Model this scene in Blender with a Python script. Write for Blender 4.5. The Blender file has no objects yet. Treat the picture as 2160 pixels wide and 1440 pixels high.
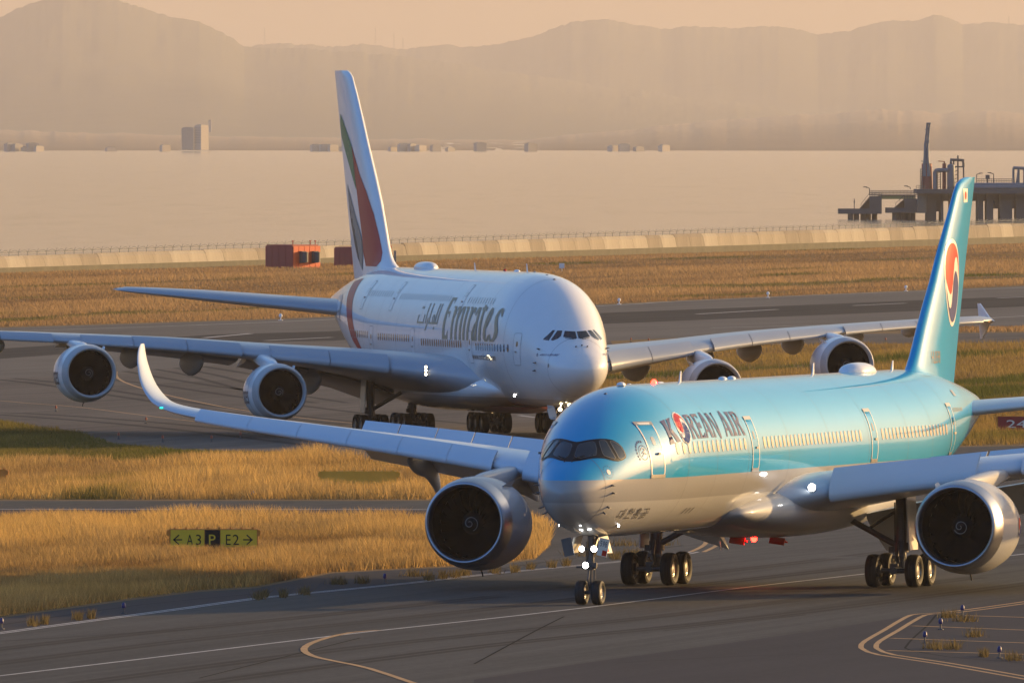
import bpy, bmesh, math, random
import numpy as np
from mathutils import Vector, Matrix, geometry
R = math.radians
random.seed(7)
rng = np.random.default_rng(7)
sc = bpy.context.scene
COL = sc.collection

# ------------------------------------------------------------------ camera
FPX, VH, CAMH = 34000.0, 270.0, 19.15          # focal length and horizon row for a 2160 px wide frame
cam = bpy.data.objects.new('camera', bpy.data.cameras.new('camera'))
COL.objects.link(cam); sc.camera = cam
cam.location = (0, 0, CAMH); cam.rotation_euler = (math.pi / 2, 0, 0)
cam.data.sensor_width = 36.0
cam.data.lens = FPX / 2160 * 36.0
cam.data.shift_y = -(720 - VH) / 2160
cam.data.clip_start = 5.0; cam.data.clip_end = 90000.0

# ------------------------------------------------------------------ sky, sun, exposure
SUN_EL, SUN_AZ = R(10.5), R(58)
world = bpy.data.worlds.new('World'); sc.world = world; world.use_nodes = True
wnt = world.node_tree
sky = wnt.nodes.new('ShaderNodeTexSky'); sky.sky_type = 'NISHITA'; sky.sun_disc = False
sky.sun_elevation = SUN_EL; sky.sun_rotation = SUN_AZ
sky.air_density = 1.0; sky.dust_density = 2.4; sky.ozone_density = 3.0; sky.altitude = 0
wbg = wnt.nodes['Background']; wbg.inputs[1].default_value = 0.145
wtc = wnt.nodes.new('ShaderNodeTexCoord'); wsp = wnt.nodes.new('ShaderNodeSeparateXYZ'); wnt.links.new(wtc.outputs['Generated'], wsp.inputs[0])
wmr = wnt.nodes.new('ShaderNodeMapRange'); wmr.interpolation_type = 'SMOOTHERSTEP'; wmr.inputs[1].default_value = 0.0; wmr.inputs[2].default_value = .26; wnt.links.new(wsp.outputs[2], wmr.inputs[0])
wtn = wnt.nodes.new('ShaderNodeMix'); wtn.data_type = 'RGBA'; wtn.inputs[6].default_value = (.72, .47, .345, 1); wnt.links.new(wmr.outputs[0], wtn.inputs[0])
wdt = wnt.nodes.new('ShaderNodeVectorMath'); wdt.operation = 'DOT_PRODUCT'; wdt.inputs[1].default_value = (math.sin(SUN_AZ), math.cos(SUN_AZ), 0); wnt.links.new(wtc.outputs['Generated'], wdt.inputs[0])
wm2 = wnt.nodes.new('ShaderNodeMapRange'); wm2.interpolation_type = 'SMOOTHERSTEP'; wm2.inputs[1].default_value = -.7; wm2.inputs[2].default_value = 1.0; wnt.links.new(wdt.outputs['Value'], wm2.inputs[0])
wt2 = wnt.nodes.new('ShaderNodeMix'); wt2.data_type = 'RGBA'; wt2.inputs[6].default_value = (.86, 1.10, 1.42, 1); wt2.inputs[7].default_value = (1.18, 1.0, .78, 1); wnt.links.new(wm2.outputs[0], wt2.inputs[0]); wnt.links.new(wt2.outputs[2], wtn.inputs[7])
wml = wnt.nodes.new('ShaderNodeMix'); wml.data_type = 'RGBA'; wml.blend_type = 'MULTIPLY'; wml.inputs[0].default_value = 1.0
wnt.links.new(sky.outputs[0], wml.inputs[6]); wnt.links.new(wtn.outputs[2], wml.inputs[7]); wnt.links.new(wml.outputs[2], wbg.inputs[0])   # evening dust warms the low sky
sun = bpy.data.objects.new('sun', bpy.data.lights.new('sun', 'SUN')); COL.objects.link(sun)
sun.data.energy = 3.6; sun.data.angle = R(0.55); sun.data.color = (1.0, 0.62, 0.24)
SDIR = Vector((math.sin(SUN_AZ) * math.cos(SUN_EL), math.cos(SUN_AZ) * math.cos(SUN_EL), math.sin(SUN_EL)))
sun.rotation_euler = SDIR.to_track_quat('Z', 'Y').to_euler()
sc.view_settings.view_transform = 'Standard'; sc.view_settings.look = 'None'
sc.view_settings.exposure = 0.85; sc.view_settings.gamma = 1.0; sc.view_settings.use_curve_mapping = False
sc.render.engine = 'CYCLES'
sc.cycles.volume_bounces = 0; sc.cycles.max_bounces = 6; sc.cycles.use_denoising = True
sc.cycles.volume_step_rate = 1.0; sc.cycles.caustics_reflective = False; sc.cycles.caustics_refractive = False

# ------------------------------------------------------------------ helpers
def zg(y):                                     # the airfield falls a little away from the camera
    return -1.17 * min(max((y - 720.0) / 280.0, 0.0), 1.0)

def gp(u, v):                                  # a point of the airfield ground (metres) surveyed from the photograph
    y = 800.0
    for _ in range(40):
        y = FPX * (CAMH - zg(y)) / (v - VH)
    return ((u - 1080) / FPX * y, y)

def tag(o, label=None, cat=None, group=None, kind=None):
    if label: o['label'] = label
    if cat: o['category'] = cat
    if group: o['group'] = group
    if kind: o['kind'] = kind
    return o

def empty(name, loc=(0, 0, 0), rz=0.0, label=None, cat=None, group=None):
    o = bpy.data.objects.new(name, None); COL.objects.link(o)
    o.location = loc; o.rotation_euler = (0, 0, rz); o.empty_display_size = 1
    return tag(o, label, cat, group)

def link(name, mesh, parent=None):
    o = bpy.data.objects.new(name, mesh); COL.objects.link(o)
    if parent is not None: o.parent = parent
    return o

class MB:
    """collects simple shapes and links them as one mesh"""
    def __init__(s): s.v = []; s.f = []; s.mi = []
    def add(s, verts, faces, mi=0):
        b = len(s.v); s.v += [tuple(map(float, p)) for p in verts]
        s.f += [tuple(b + i for i in f) for f in faces]; s.mi += [mi] * len(faces); return s
    def grid(s, rows, close=False, mi=0, capa=False, capb=False):
        n = len(rows[0]); b = len(s.v)
        for r in rows: s.v += [tuple(map(float, p)) for p in r]
        for i in range(len(rows) - 1):
            for j in range(n if close else n - 1):
                k = (j + 1) % n
                s.f.append((b + i * n + j, b + i * n + k, b + (i + 1) * n + k, b + (i + 1) * n + j)); s.mi.append(mi)
        if capa: s.f.append(tuple(b + j for j in range(n))[::-1]); s.mi.append(mi)
        if capb: s.f.append(tuple(b + (len(rows) - 1) * n + j for j in range(n))); s.mi.append(mi)
        return s
    def box(s, c, d, m=None, mi=0):
        vs = []
        for x in (-.5, .5):
            for y in (-.5, .5):
                for z in (-.5, .5):
                    p = Vector((x * d[0], y * d[1], z * d[2]))
                    if m is not None: p = m @ p
                    vs.append((p.x + c[0], p.y + c[1], p.z + c[2]))
        return s.add(vs, [(0, 1, 3, 2), (4, 6, 7, 5), (0, 4, 5, 1), (2, 3, 7, 6), (0, 2, 6, 4), (1, 5, 7, 3)], mi)
    def tube(s, pts, r, n=10, mi=0, caps=True):
        pts = [Vector(p) for p in pts]
        rr = r if isinstance(r, (list, tuple)) else [r] * len(pts)
        rows = []; up = None
        for i, p in enumerate(pts):
            d = (pts[min(i + 1, len(pts) - 1)] - pts[max(i - 1, 0)]).normalized()
            if up is None: up = Vector((0, 0, 1)) if abs(d.z) < .9 else Vector((1, 0, 0))
            a = d.cross(up).normalized(); b2 = a.cross(d).normalized(); up = b2
            rows.append([p + a * math.cos(t) * rr[i] + b2 * math.sin(t) * rr[i] for t in [2 * math.pi * k / n for k in range(n)]])
        return s.grid(rows, True, mi, caps, caps)
    def lathe(s, prof, c=(0, 0, 0), axis='x', n=48, mi=0, a0=0.0):
        rows = []
        for (h, r) in prof:
            row = []
            for k in range(n):
                t = 2 * math.pi * k / n + a0
                p, q = r * math.cos(t), r * math.sin(t)
                row.append((c[0] + h, c[1] + p, c[2] + q) if axis == 'x' else (c[0] + p, c[1] + h, c[2] + q) if axis == 'y' else (c[0] + p, c[1] + q, c[2] + h))
            rows.append(row)
        return s.grid(rows, True, mi)
    def prism(s, poly, z0, z1, mi=0):
        n = len(poly)
        vs = [(x, y, z0) for x, y in poly] + [(x, y, z1) for x, y in poly]
        fs = [tuple(range(n))[::-1], tuple(range(n, 2 * n))] + [(i, (i + 1) % n, n + (i + 1) % n, n + i) for i in range(n)]
        return s.add(vs, fs, mi)
    def mesh(s, name, mats, ang=40, smooth=True):
        m = bpy.data.meshes.new(name); m.from_pydata(s.v, [], s.f)
        mats = mats if isinstance(mats, (list, tuple)) else [mats]
        for x in mats: m.materials.append(x)
        if len(mats) > 1: m.polygons.foreach_set('material_index', s.mi)
        if smooth:
            m.polygons.foreach_set('use_smooth', [True] * len(m.polygons)); m.set_sharp_from_angle(angle=R(ang))
        bm = bmesh.new(); bm.from_mesh(m); bmesh.ops.recalc_face_normals(bm, faces=bm.faces); bm.to_mesh(m); bm.free()
        m.update(); return m
    def build(s, name, mats, parent=None, ang=40, smooth=True):
        return link(name, s.mesh(name, mats, ang, smooth), parent)

# ------------------------------------------------------------------ materials
def nodemat(name):
    m = bpy.data.materials.new(name); m.use_nodes = True
    return m, m.node_tree, m.node_tree.nodes['Principled BSDF']

def setp(b, **k):
    for a, v in k.items():
        b.inputs[a.replace('_', ' ')].default_value = v

def mat(name, col, rough=.5, metal=0., coat=0., var=.12, scale=3., emit=0., bump=0., spec=.5, coat_rough=.04, stretch=None):
    """plain surface with fine colour and gloss variation"""
    m, nt, b = nodemat(name)
    setp(b, Roughness=rough, Metallic=metal)
    b.inputs['Coat Weight'].default_value = coat; b.inputs['Coat Roughness'].default_value = coat_rough
    b.inputs['Specular IOR Level'].default_value = spec
    tc = nt.nodes.new('ShaderNodeTexCoord')
    src = tc.outputs['Object']
    if stretch:
        mp = nt.nodes.new('ShaderNodeMapping'); mp.inputs['Scale'].default_value = stretch; nt.links.new(src, mp.inputs[0]); src = mp.outputs[0]
    n = nt.nodes.new('ShaderNodeTexNoise'); n.inputs['Scale'].default_value = scale; n.inputs['Detail'].default_value = 5
    nt.links.new(src, n.inputs['Vector'])
    mx = nt.nodes.new('ShaderNodeMix'); mx.data_type = 'RGBA'
    c = Vector(col[:3])
    mx.inputs[6].default_value = (*(c * (1 - var)), 1); mx.inputs[7].default_value = (*(c * (1 + var)), 1)
    nt.links.new(n.outputs[0], mx.inputs[0]); nt.links.new(mx.outputs[2], b.inputs['Base Color'])
    if emit:
        b.inputs['Emission Color'].default_value = (*col[:3], 1); b.inputs['Emission Strength'].default_value = emit
    if bump:
        bp = nt.nodes.new('ShaderNodeBump'); bp.inputs['Strength'].default_value = bump; bp.inputs['Distance'].default_value = .05
        nt.links.new(n.outputs[0], bp.inputs['Height']); nt.links.new(bp.outputs[0], b.inputs['Normal'])
    return m

def asphalt(name, c1, c2, ang=0.0, streak=.5, rough=.85):
    """ground surface: patches, fine grain and long streaks along the direction of travel"""
    m, nt, b = nodemat(name); N = nt.nodes.new; L = nt.links.new
    geo = N('ShaderNodeNewGeometry')
    def nz(scale, rot, sc_, det=6):
        mp = N('ShaderNodeMapping'); mp.vector_type = 'TEXTURE'
        mp.inputs['Rotation'].default_value = (0, 0, rot); mp.inputs['Scale'].default_value = sc_
        L(geo.outputs['Position'], mp.inputs[0])
        n = N('ShaderNodeTexNoise'); n.inputs['Scale'].default_value = scale; n.inputs['Detail'].default_value = det
        n.inputs['Roughness'].default_value = .6; L(mp.outputs[0], n.inputs['Vector']); return n.outputs[0]
    def math_(op, a, bb):
        k = N('ShaderNodeMath'); k.operation = op
        for i, q in enumerate((a, bb)):
            if isinstance(q, (int, float)): k.inputs[i].default_value = q
            else: L(q, k.inputs[i])
        return k.outputs[0]
    big = nz(1, ang, (14, 60, 1)); st = nz(1, ang, (1.1, 90, 1)); fine = nz(1, 0, (.35, 1.6, 1), 4)
    f = math_('ADD', math_('MULTIPLY', big, .8), math_('ADD', math_('MULTIPLY', st, streak), math_('MULTIPLY', fine, .35)))
    f = math_('MULTIPLY', math_('SUBTRACT', f, .5 * (.8 + streak + .35) - .28), 1.8)
    mx = N('ShaderNodeMix'); mx.data_type = 'RGBA'; mx.inputs[6].default_value = (*c1, 1); mx.inputs[7].default_value = (*c2, 1)
    L(f, mx.inputs[0]); L(mx.outputs[2], b.inputs['Base Color']); setp(b, Roughness=rough)
    b.inputs['Specular IOR Level'].default_value = .06
    return m

M = {}
M['white_paint'] = mat('white_paint', (.76, .76, .76), .4, coat=.7, var=.02, scale=.6, spec=.2)
M['silver_paint'] = mat('silver_paint', (.40, .40, .405), .5, metal=0, coat=.35, spec=.12, var=.03, scale=.6)
M['wing_grey'] = mat('wing_grey', (.54, .60, .67), .35, coat=.25, var=.05, scale=.5, coat_rough=.15)
M['wing_dark'] = mat('wing_dark', (.34, .37, .41), .35, var=.05, scale=.5, coat=.25, coat_rough=.15)
M['wing_under'] = mat('wing_under', (.40, .41, .43), .45, var=.06, scale=.5)
M['bare_metal'] = mat('bare_metal', (.40, .41, .45), .36, metal=1., var=.05, scale=2)
M['dark_metal'] = mat('dark_metal', (.10, .10, .105), .45, metal=.4, var=.2, scale=3)
M['gear_metal'] = mat('gear_metal', (.085, .085, .09), .4, metal=.2, var=.25, scale=5)
M['tyre'] = mat('tyre', (.008, .0075, .0075), .7, var=.2, scale=8)
M['rim'] = mat('rim', (.30, .29, .28), .35, metal=.5, var=.15, scale=9)
M['rim_dark'] = mat('rim_dark', (.05, .05, .05), .5, metal=.4, var=.2, scale=9)
M['black'] = mat('black', (.008, .009, .012), .45, coat=.08, var=.1, spec=.2)
M['duct'] = mat('duct', (.006, .0065, .008), .7, var=.1, spec=.05)
M['blade'] = mat('blade', (.008, .009, .011), .34, metal=0., spec=.3, var=.2, scale=4)
M['pane'] = mat('pane', (.020, .026, .032), .08, coat=.35, var=.1)
M['pane_frame'] = mat('pane_frame', (.09, .10, .11), .5, var=.1)
M['cabin_pane'] = mat('cabin_pane', (.045, .05, .06), .05, coat=1., var=.1)
M['upper_pane'] = mat('upper_pane', (.22, .23, .26), .2, coat=.6, var=.1)
M['sky_sheen_pane'] = mat('sky_sheen_pane', (.55, .50, .42), .10, metal=.55, coat=1., var=.06)  # bright horizon reflected in the cabin glass, painted as a cream base
M['seam'] = mat('seam', (.10, .10, .11), .6, var=.1)
M['line_white'] = mat('line_white', (.38, .37, .35), .85, var=.45, scale=.8)
M['line_yellow'] = mat('line_yellow', (.36, .20, .07), .85, var=.45, scale=.8)
M['red'] = mat('red', (.50, .020, .015), .5, coat=.12, var=.04, spec=.1)
M['navy'] = mat('navy', (.022, .035, .16), .5, coat=.12, var=.04, spec=.1)
M['title_navy'] = mat('title_navy', (.022, .030, .14), .5, coat=.25, var=.04, spec=.1)
M['cream'] = mat('cream', (.76, .73, .66), .4, coat=.4, var=.03)
M['gold'] = mat('gold', (.34, .275, .18), .45, var=.06)
M['flag_red'] = mat('flag_red', (.48, .035, .04), .45, coat=.2, var=.03, spec=.2)
M['flag_green'] = mat('flag_green', (.02, .20, .09), .45, coat=.2, var=.03, spec=.2)
M['flag_black'] = mat('flag_black', (.05, .048, .045), .5, coat=.1, var=.05)
M['flag_grey'] = mat('flag_grey', (.22, .215, .20), .5, coat=.15, var=.05)
M['lamp'] = mat('lamp', (1., .97, .90), .3, emit=14., var=0)
M['lamp_warm'] = mat('lamp_warm', (1., .80, .45), .3, emit=9., var=0)
M['beacon'] = mat('beacon', (1., .004, .002), .3, emit=60., var=0)
M['green_lamp'] = mat('green_lamp', (.02, .7, .45), .3, emit=1.5, var=0)
M['orange_lamp'] = mat('orange_lamp', (1., .35, .06), .3, emit=1.2, var=0)
M['beacon_lit_panel'] = mat('beacon_lit_panel', (.75, .012, .010), .4, var=.1)  # red flaps, brightened to carry the beacon's glow in their colour
M['concrete'] = mat('concrete', (.25, .22, .18), .9, var=.28, scale=.9, bump=.3, stretch=(1, 1, .35))
M['concrete_b'] = mat('concrete_b', (.19, .165, .135), .9, var=.30, scale=1.1, bump=.3, stretch=(1, 1, .35))
M['concrete_c'] = mat('concrete_c', (.30, .27, .225), .9, var=.25, scale=.8, bump=.3, stretch=(1, 1, .35))
M['concrete_dark'] = mat('concrete_dark', (.10, .095, .07), .95, var=.4, scale=.4, bump=.3)  # darker concrete for the low band under the wall panels
M['fence_wire'] = mat('fence_wire', (.12, .13, .13), .6, var=.2)
M['jetty'] = mat('jetty', (.10, .095, .09), .9, var=.35, scale=.25, bump=.3)
M['jetty_light'] = mat('jetty_light', (.20, .16, .12), .9, var=.35, scale=.25)
M['steel_blue'] = mat('steel_blue', (.13, .16, .18), .55, var=.2, scale=.6)
M['steel_dark'] = mat('steel_dark', (.07, .075, .08), .6, var=.2)
M['jetty_red'] = mat('jetty_red', (.22, .035, .03), .6, var=.2)
M['jetty_yellow'] = mat('jetty_yellow', (.42, .33, .10), .6, var=.15)
M['cabin_red'] = mat('cabin_red', (.34, .035, .03), .55, var=.1, scale=.7)
M['lit_red_and_orange'] = mat('lit_red_and_orange', (.75, .10, .02), .5, var=.1, scale=.7)  # sunlight on the cabin's red put into this colour; post lamp is plain orange
M['sign_yellow'] = mat('sign_yellow', (.78, .50, .02), .5, var=.08)
M['sign_orange'] = mat('sign_orange', (.60, .22, .02), .5, var=.08)
M['sign_red'] = mat('sign_red', (.28, .015, .015), .5, var=.1)
M['sign_back'] = mat('sign_back', (.80, .38, .03), .6, var=.12)
M['blue_glass'] = mat('blue_glass', (.012, .007, .10), .4, coat=.1, var=.05)
M['post_red'] = mat('post_red', (.35, .08, .04), .6, var=.1)
M['town'] = mat('town', (.30, .27, .24), .8, var=.15, scale=.05)
M['town_pale'] = mat('town_pale', (.48, .41, .33), .8, var=.1, scale=.05)

def livery(name, top, stripe, low, z1, z2, coat=1.):
    """fuselage paint split by height: upper colour, stripe, lower colour"""
    m, nt, b = nodemat(name); N = nt.nodes.new; L = nt.links.new
    tc = N('ShaderNodeTexCoord'); sp = N('ShaderNodeSeparateXYZ'); L(tc.outputs['Object'], sp.inputs[0])
    def gt(z):
        k = N('ShaderNodeMapRange'); k.inputs[1].default_value = z - .012; k.inputs[2].default_value = z + .012; L(sp.outputs[2], k.inputs[0]); return k.outputs[0]
    nz = N('ShaderNodeTexNoise'); nz.inputs['Scale'].default_value = .7; L(tc.outputs['Object'], nz.inputs['Vector'])
    a = N('ShaderNodeMix'); a.data_type = 'RGBA'; a.inputs[6].default_value = (*low, 1); a.inputs[7].default_value = (*stripe, 1); L(gt(z2), a.inputs[0])
    c = N('ShaderNodeMix'); c.data_type = 'RGBA'; L(a.outputs[2], c.inputs[6]); c.inputs[7].default_value = (*top, 1); L(gt(z1), c.inputs[0])
    v = N('ShaderNodeMix'); v.data_type = 'RGBA'; v.blend_type = 'MULTIPLY'; v.inputs[0].default_value = .08; L(c.outputs[2], v.inputs[6]); L(nz.outputs[0], v.inputs[7])
    L(v.outputs[2], b.inputs['Base Color'])
    setp(b, Roughness=.38); b.inputs['Specular IOR Level'].default_value = .08; b.inputs['Coat Weight'].default_value = coat * .85; b.inputs['Coat Roughness'].default_value = .03; b.inputs['Coat IOR'].default_value = 1.5
    return m
BLUE = (.005, .33, .61)
M['blue_livery'] = livery('blue_livery', BLUE, (.36, .35, .34), (.50, .49, .475), 5.08, 4.18)
M['blue_paint'] = mat('blue_paint', BLUE, .38, coat=.8, var=.03, scale=.7, spec=.03, coat_rough=.03)
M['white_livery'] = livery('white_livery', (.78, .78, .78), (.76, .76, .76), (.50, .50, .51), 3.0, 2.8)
M['belly_red'] = mat('belly_red', (.12, .012, .014), .4, coat=.4, var=.05)

# asphalt, soil, water
DIR_NEAR = math.atan2(-24, 101)
M['soil'] = asphalt('soil', (.13, .085, .040), (.26, .17, .075), -.25, .3, .95)
M['near_asphalt'] = asphalt('near_asphalt', (.042, .040, .037), (.094, .090, .083), DIR_NEAR, .8)
M['shoulder'] = asphalt('shoulder', (.034, .031, .034), (.058, .053, .056), DIR_NEAR, .4)
M['far_asphalt'] = asphalt('far_asphalt', (.066, .057, .049), (.140, .120, .100), -.25, .9)
M['runway'] = asphalt('runway', (.095, .086, .073), (.155, .140, .118), -.27, .7)
M['rubber'] = asphalt('rubber', (.022, .020, .020), (.050, .046, .043), -.27, 1.0)

def water_mat():
    m, nt, b = nodemat('sea_water'); N = nt.nodes.new; L = nt.links.new
    setp(b, Roughness=.08, Metallic=1.); b.inputs['IOR'].default_value = 1.33
    geo = N('ShaderNodeNewGeometry'); mp = N('ShaderNodeMapping'); mp.inputs['Scale'].default_value = (.10, .022, .1); L(geo.outputs['Position'], mp.inputs[0])
    n = N('ShaderNodeTexNoise'); n.inputs['Scale'].default_value = 1; n.inputs['Detail'].default_value = 6; n.inputs['Roughness'].default_value = .65; L(mp.outputs[0], n.inputs['Vector'])
    m2 = N('ShaderNodeMapping'); m2.inputs['Scale'].default_value = (.10, .0085, .1); L(geo.outputs['Position'], m2.inputs[0])
    n2 = N('ShaderNodeTexNoise'); n2.inputs['Scale'].default_value = 1; n2.inputs['Detail'].default_value = 4; L(m2.outputs[0], n2.inputs['Vector'])
    cr = N('ShaderNodeValToRGB'); cr.color_ramp.elements[0].position = .30; cr.color_ramp.elements[0].color = (.72, .70, .70, 1); cr.color_ramp.elements[1].position = .50; cr.color_ramp.elements[1].color = (1, .99, .98, 1); L(n2.outputs[0], cr.inputs[0]); L(cr.outputs[0], b.inputs['Base Color'])
    bp = N('ShaderNodeBump'); bp.inputs['Strength'].default_value = .8; bp.inputs['Distance'].default_value = .7; L(n.outputs[0], bp.inputs['Height']); L(bp.outputs[0], b.inputs['Normal'])
    return m
M['water'] = water_mat()

def leafy(name, trans=.5):
    """grass blades: colour from the blade's own attribute, light passing through"""
    m, nt, b = nodemat(name); N = nt.nodes.new; L = nt.links.new
    at = N('ShaderNodeAttribute'); at.attribute_name = 'tint'
    df = N('ShaderNodeBsdfDiffuse'); tr = N('ShaderNodeBsdfTranslucent'); mx = N('ShaderNodeMixShader'); mx.inputs[0].default_value = trans
    L(at.outputs['Color'], df.inputs[0]); L(at.outputs['Color'], tr.inputs[0]); L(df.outputs[0], mx.inputs[1]); L(tr.outputs[0], mx.inputs[2])
    L(mx.outputs[0], nt.nodes['Material Output'].inputs[0]); return m
M['grass'] = leafy('grass')

# ------------------------------------------------------------------ the setting: sea, hills, airfield sheets
def sheet(name, pts, z, material, px=True, kind='structure'):
    """a flat sheet of ground laid over the airfield's fall"""
    P = [gp(*p) for p in pts] if px else pts
    bm = bmesh.new()
    tris = geometry.tessellate_polygon([[Vector((x, y, 0)) for x, y in P]])
    vs = [bm.verts.new((x, y, 0)) for x, y in P]
    for t in tris:
        try: bm.faces.new([vs[i] for i in t])
        except ValueError: pass
    for yc in (720, 1000):
        bmesh.ops.bisect_plane(bm, geom=bm.verts[:] + bm.edges[:] + bm.faces[:], plane_co=(0, yc, 0), plane_no=(0, 1, 0))
    for v in bm.verts: v.co.z = zg(v.co.y) + z
    bmesh.ops.recalc_face_normals(bm, faces=bm.faces)
    for f in bm.faces:
        if f.normal.z < 0: f.normal_flip()
    m = bpy.data.meshes.new(name); bm.to_mesh(m); bm.free(); m.materials.append(material)
    return tag(link(name, m), kind=kind)

def ribbon(name, pts, w, z, material, offs=(0,), px=True, parent=None):
    """painted line(s) of real width along a surveyed path"""
    P = [Vector(gp(*p)) if px else Vector(p) for p in pts]
    # smooth the path
    Q = []
    for i in range(len(P) - 1):
        p0, p1, p2, p3 = P[max(i - 1, 0)], P[i], P[i + 1], P[min(i + 2, len(P) - 1)]
        k = max(2, int((p2 - p1).length / 6))
        for j in range(k):
            t = j / k
            Q.append(.5 * ((2 * p1) + (p2 - p0) * t + (2 * p0 - 5 * p1 + 4 * p2 - p3) * t * t + (3 * p1 - p0 - 3 * p2 + p3) * t ** 3))
    Q.append(P[-1])
    mb = MB()
    for o in offs:
        rows = []
        for i, q in enumerate(Q):
            d = (Q[min(i + 1, len(Q) - 1)] - Q[max(i - 1, 0)]).normalized(); n = Vector((d.y, -d.x))
            a, b = q + n * (o - w / 2), q + n * (o + w / 2)
            rows.append([(a.x, a.y, zg(a.y) + z), (b.x, b.y, zg(b.y) + z)])
        mb.grid(rows)
    o = mb.build(name, material, parent, smooth=False)
    return o if parent else tag(o, kind='structure')

# sea
mb = MB(); mb.grid([[(x, y, -4.0) for x in (-66000, -12000, -1500, 1500, 12000, 66000)] for y in (-800, 1200, 4000, 9000, 16000, 62000)])
tag(mb.build('sea', M['water'], smooth=False), kind='structure')

# hills across the bay, ridge by ridge
CREST = [(-900, 60), (-600, 20), (-300, 55), (-120, 62), (0, 38), (60, 8), (130, -12), (250, 2), (330, 28), (420, 46), (470, 70), (515, 99), (560, 101), (640, 103), (760, 110), (1000, 140), (1300, 185), (1700, 232), (2200, 258), (3300, 266)]
CREST2 = [(-900, 110), (-300, 120), (200, 110), (500, 100), (560, 93), (600, 91), (640, 92), (700, 97), (760, 93), (800, 98), (840, 102), (890, 100), (930, 95), (1000, 97), (1060, 92), (1120, 78), (1160, 62), (1210, 45), (1250, 40), (1310, 45),
          (1400, 62), (1450, 56), (1500, 58), (1560, 60), (1640, 53), (1690, 64), (1725, 73), (1790, 65), (1840, 50), (1880, 45), (1930, 42), (1975, 31), (2010, 42), (2030, 52), (2090, 48), (2160, 53), (2400, 30), (2800, 70), (3300, 20)]
CREST3 = [(-900, 262), (0, 268), (600, 285), (1100, 292), (1300, 272), (1500, 252), (1600, 249), (1700, 241), (1800, 236), (1925, 231), (1980, 237), (2080, 233), (2160, 241), (2500, 222), (3000, 250), (3300, 240)]
def vnoise(x, y, seed=0):
    xi, yi = np.floor(x).astype(int), np.floor(y).astype(int); xf, yf = x - xi, y - yi
    def hsh(a, b):
        h = (a * 374761393 + b * 668265263 + seed * 974711) & 0x7fffffff
        h = (h ^ (h >> 13)) * 1274126177 & 0x7fffffff
        return (h & 0xffff) / 65535.0
    u, v = xf * xf * (3 - 2 * xf), yf * yf * (3 - 2 * yf)
    return (hsh(xi, yi) * (1 - u) + hsh(xi + 1, yi) * u) * (1 - v) + (hsh(xi, yi + 1) * (1 - u) + hsh(xi + 1, yi + 1) * u) * v
def fbm(x, y, seed=0, o=4):
    s = 0; a = .5
    for k in range(o):
        s = s + a * vnoise(x * 2 ** k, y * 2 ** k, seed + k); a *= .5
    return s
def hill_mat(name='hill_woods', c1=(.075, .085, .065), c2=(.15, .14, .11)):
    m, nt, b = nodemat(name); N = nt.nodes.new; L = nt.links.new
    g = N('ShaderNodeNewGeometry'); n = N('ShaderNodeTexNoise'); n.inputs['Scale'].default_value = .012; n.inputs['Detail'].default_value = 8; L(g.outputs['Position'], n.inputs['Vector'])
    mx = N('ShaderNodeMix'); mx.data_type = 'RGBA'; mx.inputs[6].default_value = (*c1, 1); mx.inputs[7].default_value = (*c2, 1)
    L(n.outputs[0], mx.inputs[0]); L(mx.outputs[2], b.inputs['Base Color']); setp(b, Roughness=1.); b.inputs['Specular IOR Level'].default_value = 0
    return m
M['hill'] = hill_mat(); M['plain'] = hill_mat('coastal_plain', (.20, .15, .10), (.34, .27, .19))
def ridge(name, crest, rc, wf, wb, seed, mt='hill', lump=12):
    """a range of hills as real relief: crest at distance rc, slopes wf in front and wb behind"""
    cu = np.array([c[0] for c in crest], float); cv = np.array([c[1] for c in crest], float)
    ca = (cu - 1080) / FPX
    ang = np.concatenate([np.linspace(-1.2, ca[0], 60), np.linspace(ca[0], ca[-1], 1100)[1:], np.linspace(ca[-1], 1.25, 90)[1:]])
    inside = np.interp(ang, ca, cv)
    k = 1 - np.clip((np.abs(ang - np.clip(ang, ca[0], ca[-1]))) / .05, 0, 1)
    out = 60 + 110 * (fbm(ang * 18 + 50, ang * 0 + seed, seed) - .5) * 2 + (0 if rc > 18500 else 170)
    cvv = inside * k + out * (1 - k)
    hc = CAMH + 4 + (VH - cvv) / FPX * rc + (fbm(ang * 900 + 300, ang * 0 + 1.7, seed + 3) - .5) * 10 * rc / 33000
    trees = (fbm(ang * 5200 + 300, ang * 0 + 5.7, seed + 4) - .5) * 8 * rc / 33000
    t = np.concatenate([np.linspace(-1, 0, 26), np.linspace(0, 1, 12)[1:]])
    rows = []
    for tt in t:
        r = rc + (wf if tt < 0 else wb) * tt
        s = (1 - abs(tt)) ** (1.15 if tt < 0 else 1.0)
        gully = (fbm(ang * 60 + 90, np.full_like(ang, tt * 3 + seed), seed + 9) - .47) * .45 * (1 - abs(tt)) * abs(tt) * 4
        h = hc * np.clip(s + gully * .6, 0, 1.0) + trees * math.exp(-(tt / .05) ** 2) + (fbm(ang * 1500 + 90, np.full_like(ang, tt * 40 + seed), seed + 19) - .5) * lump * (1 - abs(tt)) * min(1, abs(tt) * 8) - 4 - (3 if abs(tt) == 1 else 0)
        rows.append(np.stack([np.sin(ang) * r / np.where(np.abs(ang) < .2, np.cos(ang), 1), np.cos(ang) * r / np.where(np.abs(ang) < .2, np.cos(ang), 1), h], 1))
    mb = MB(); mb.grid(rows)
    return tag(mb.build(name, M[mt], ang=180), kind='structure')
ridge('hill', CREST, 41000, 11000, 6000, 3)
ridge('mountain', CREST2, 46000, 9000, 4500, 11)
ridge('foothill', CREST3, 34500, 18700, 5000, 23, 'plain', 6)

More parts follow.
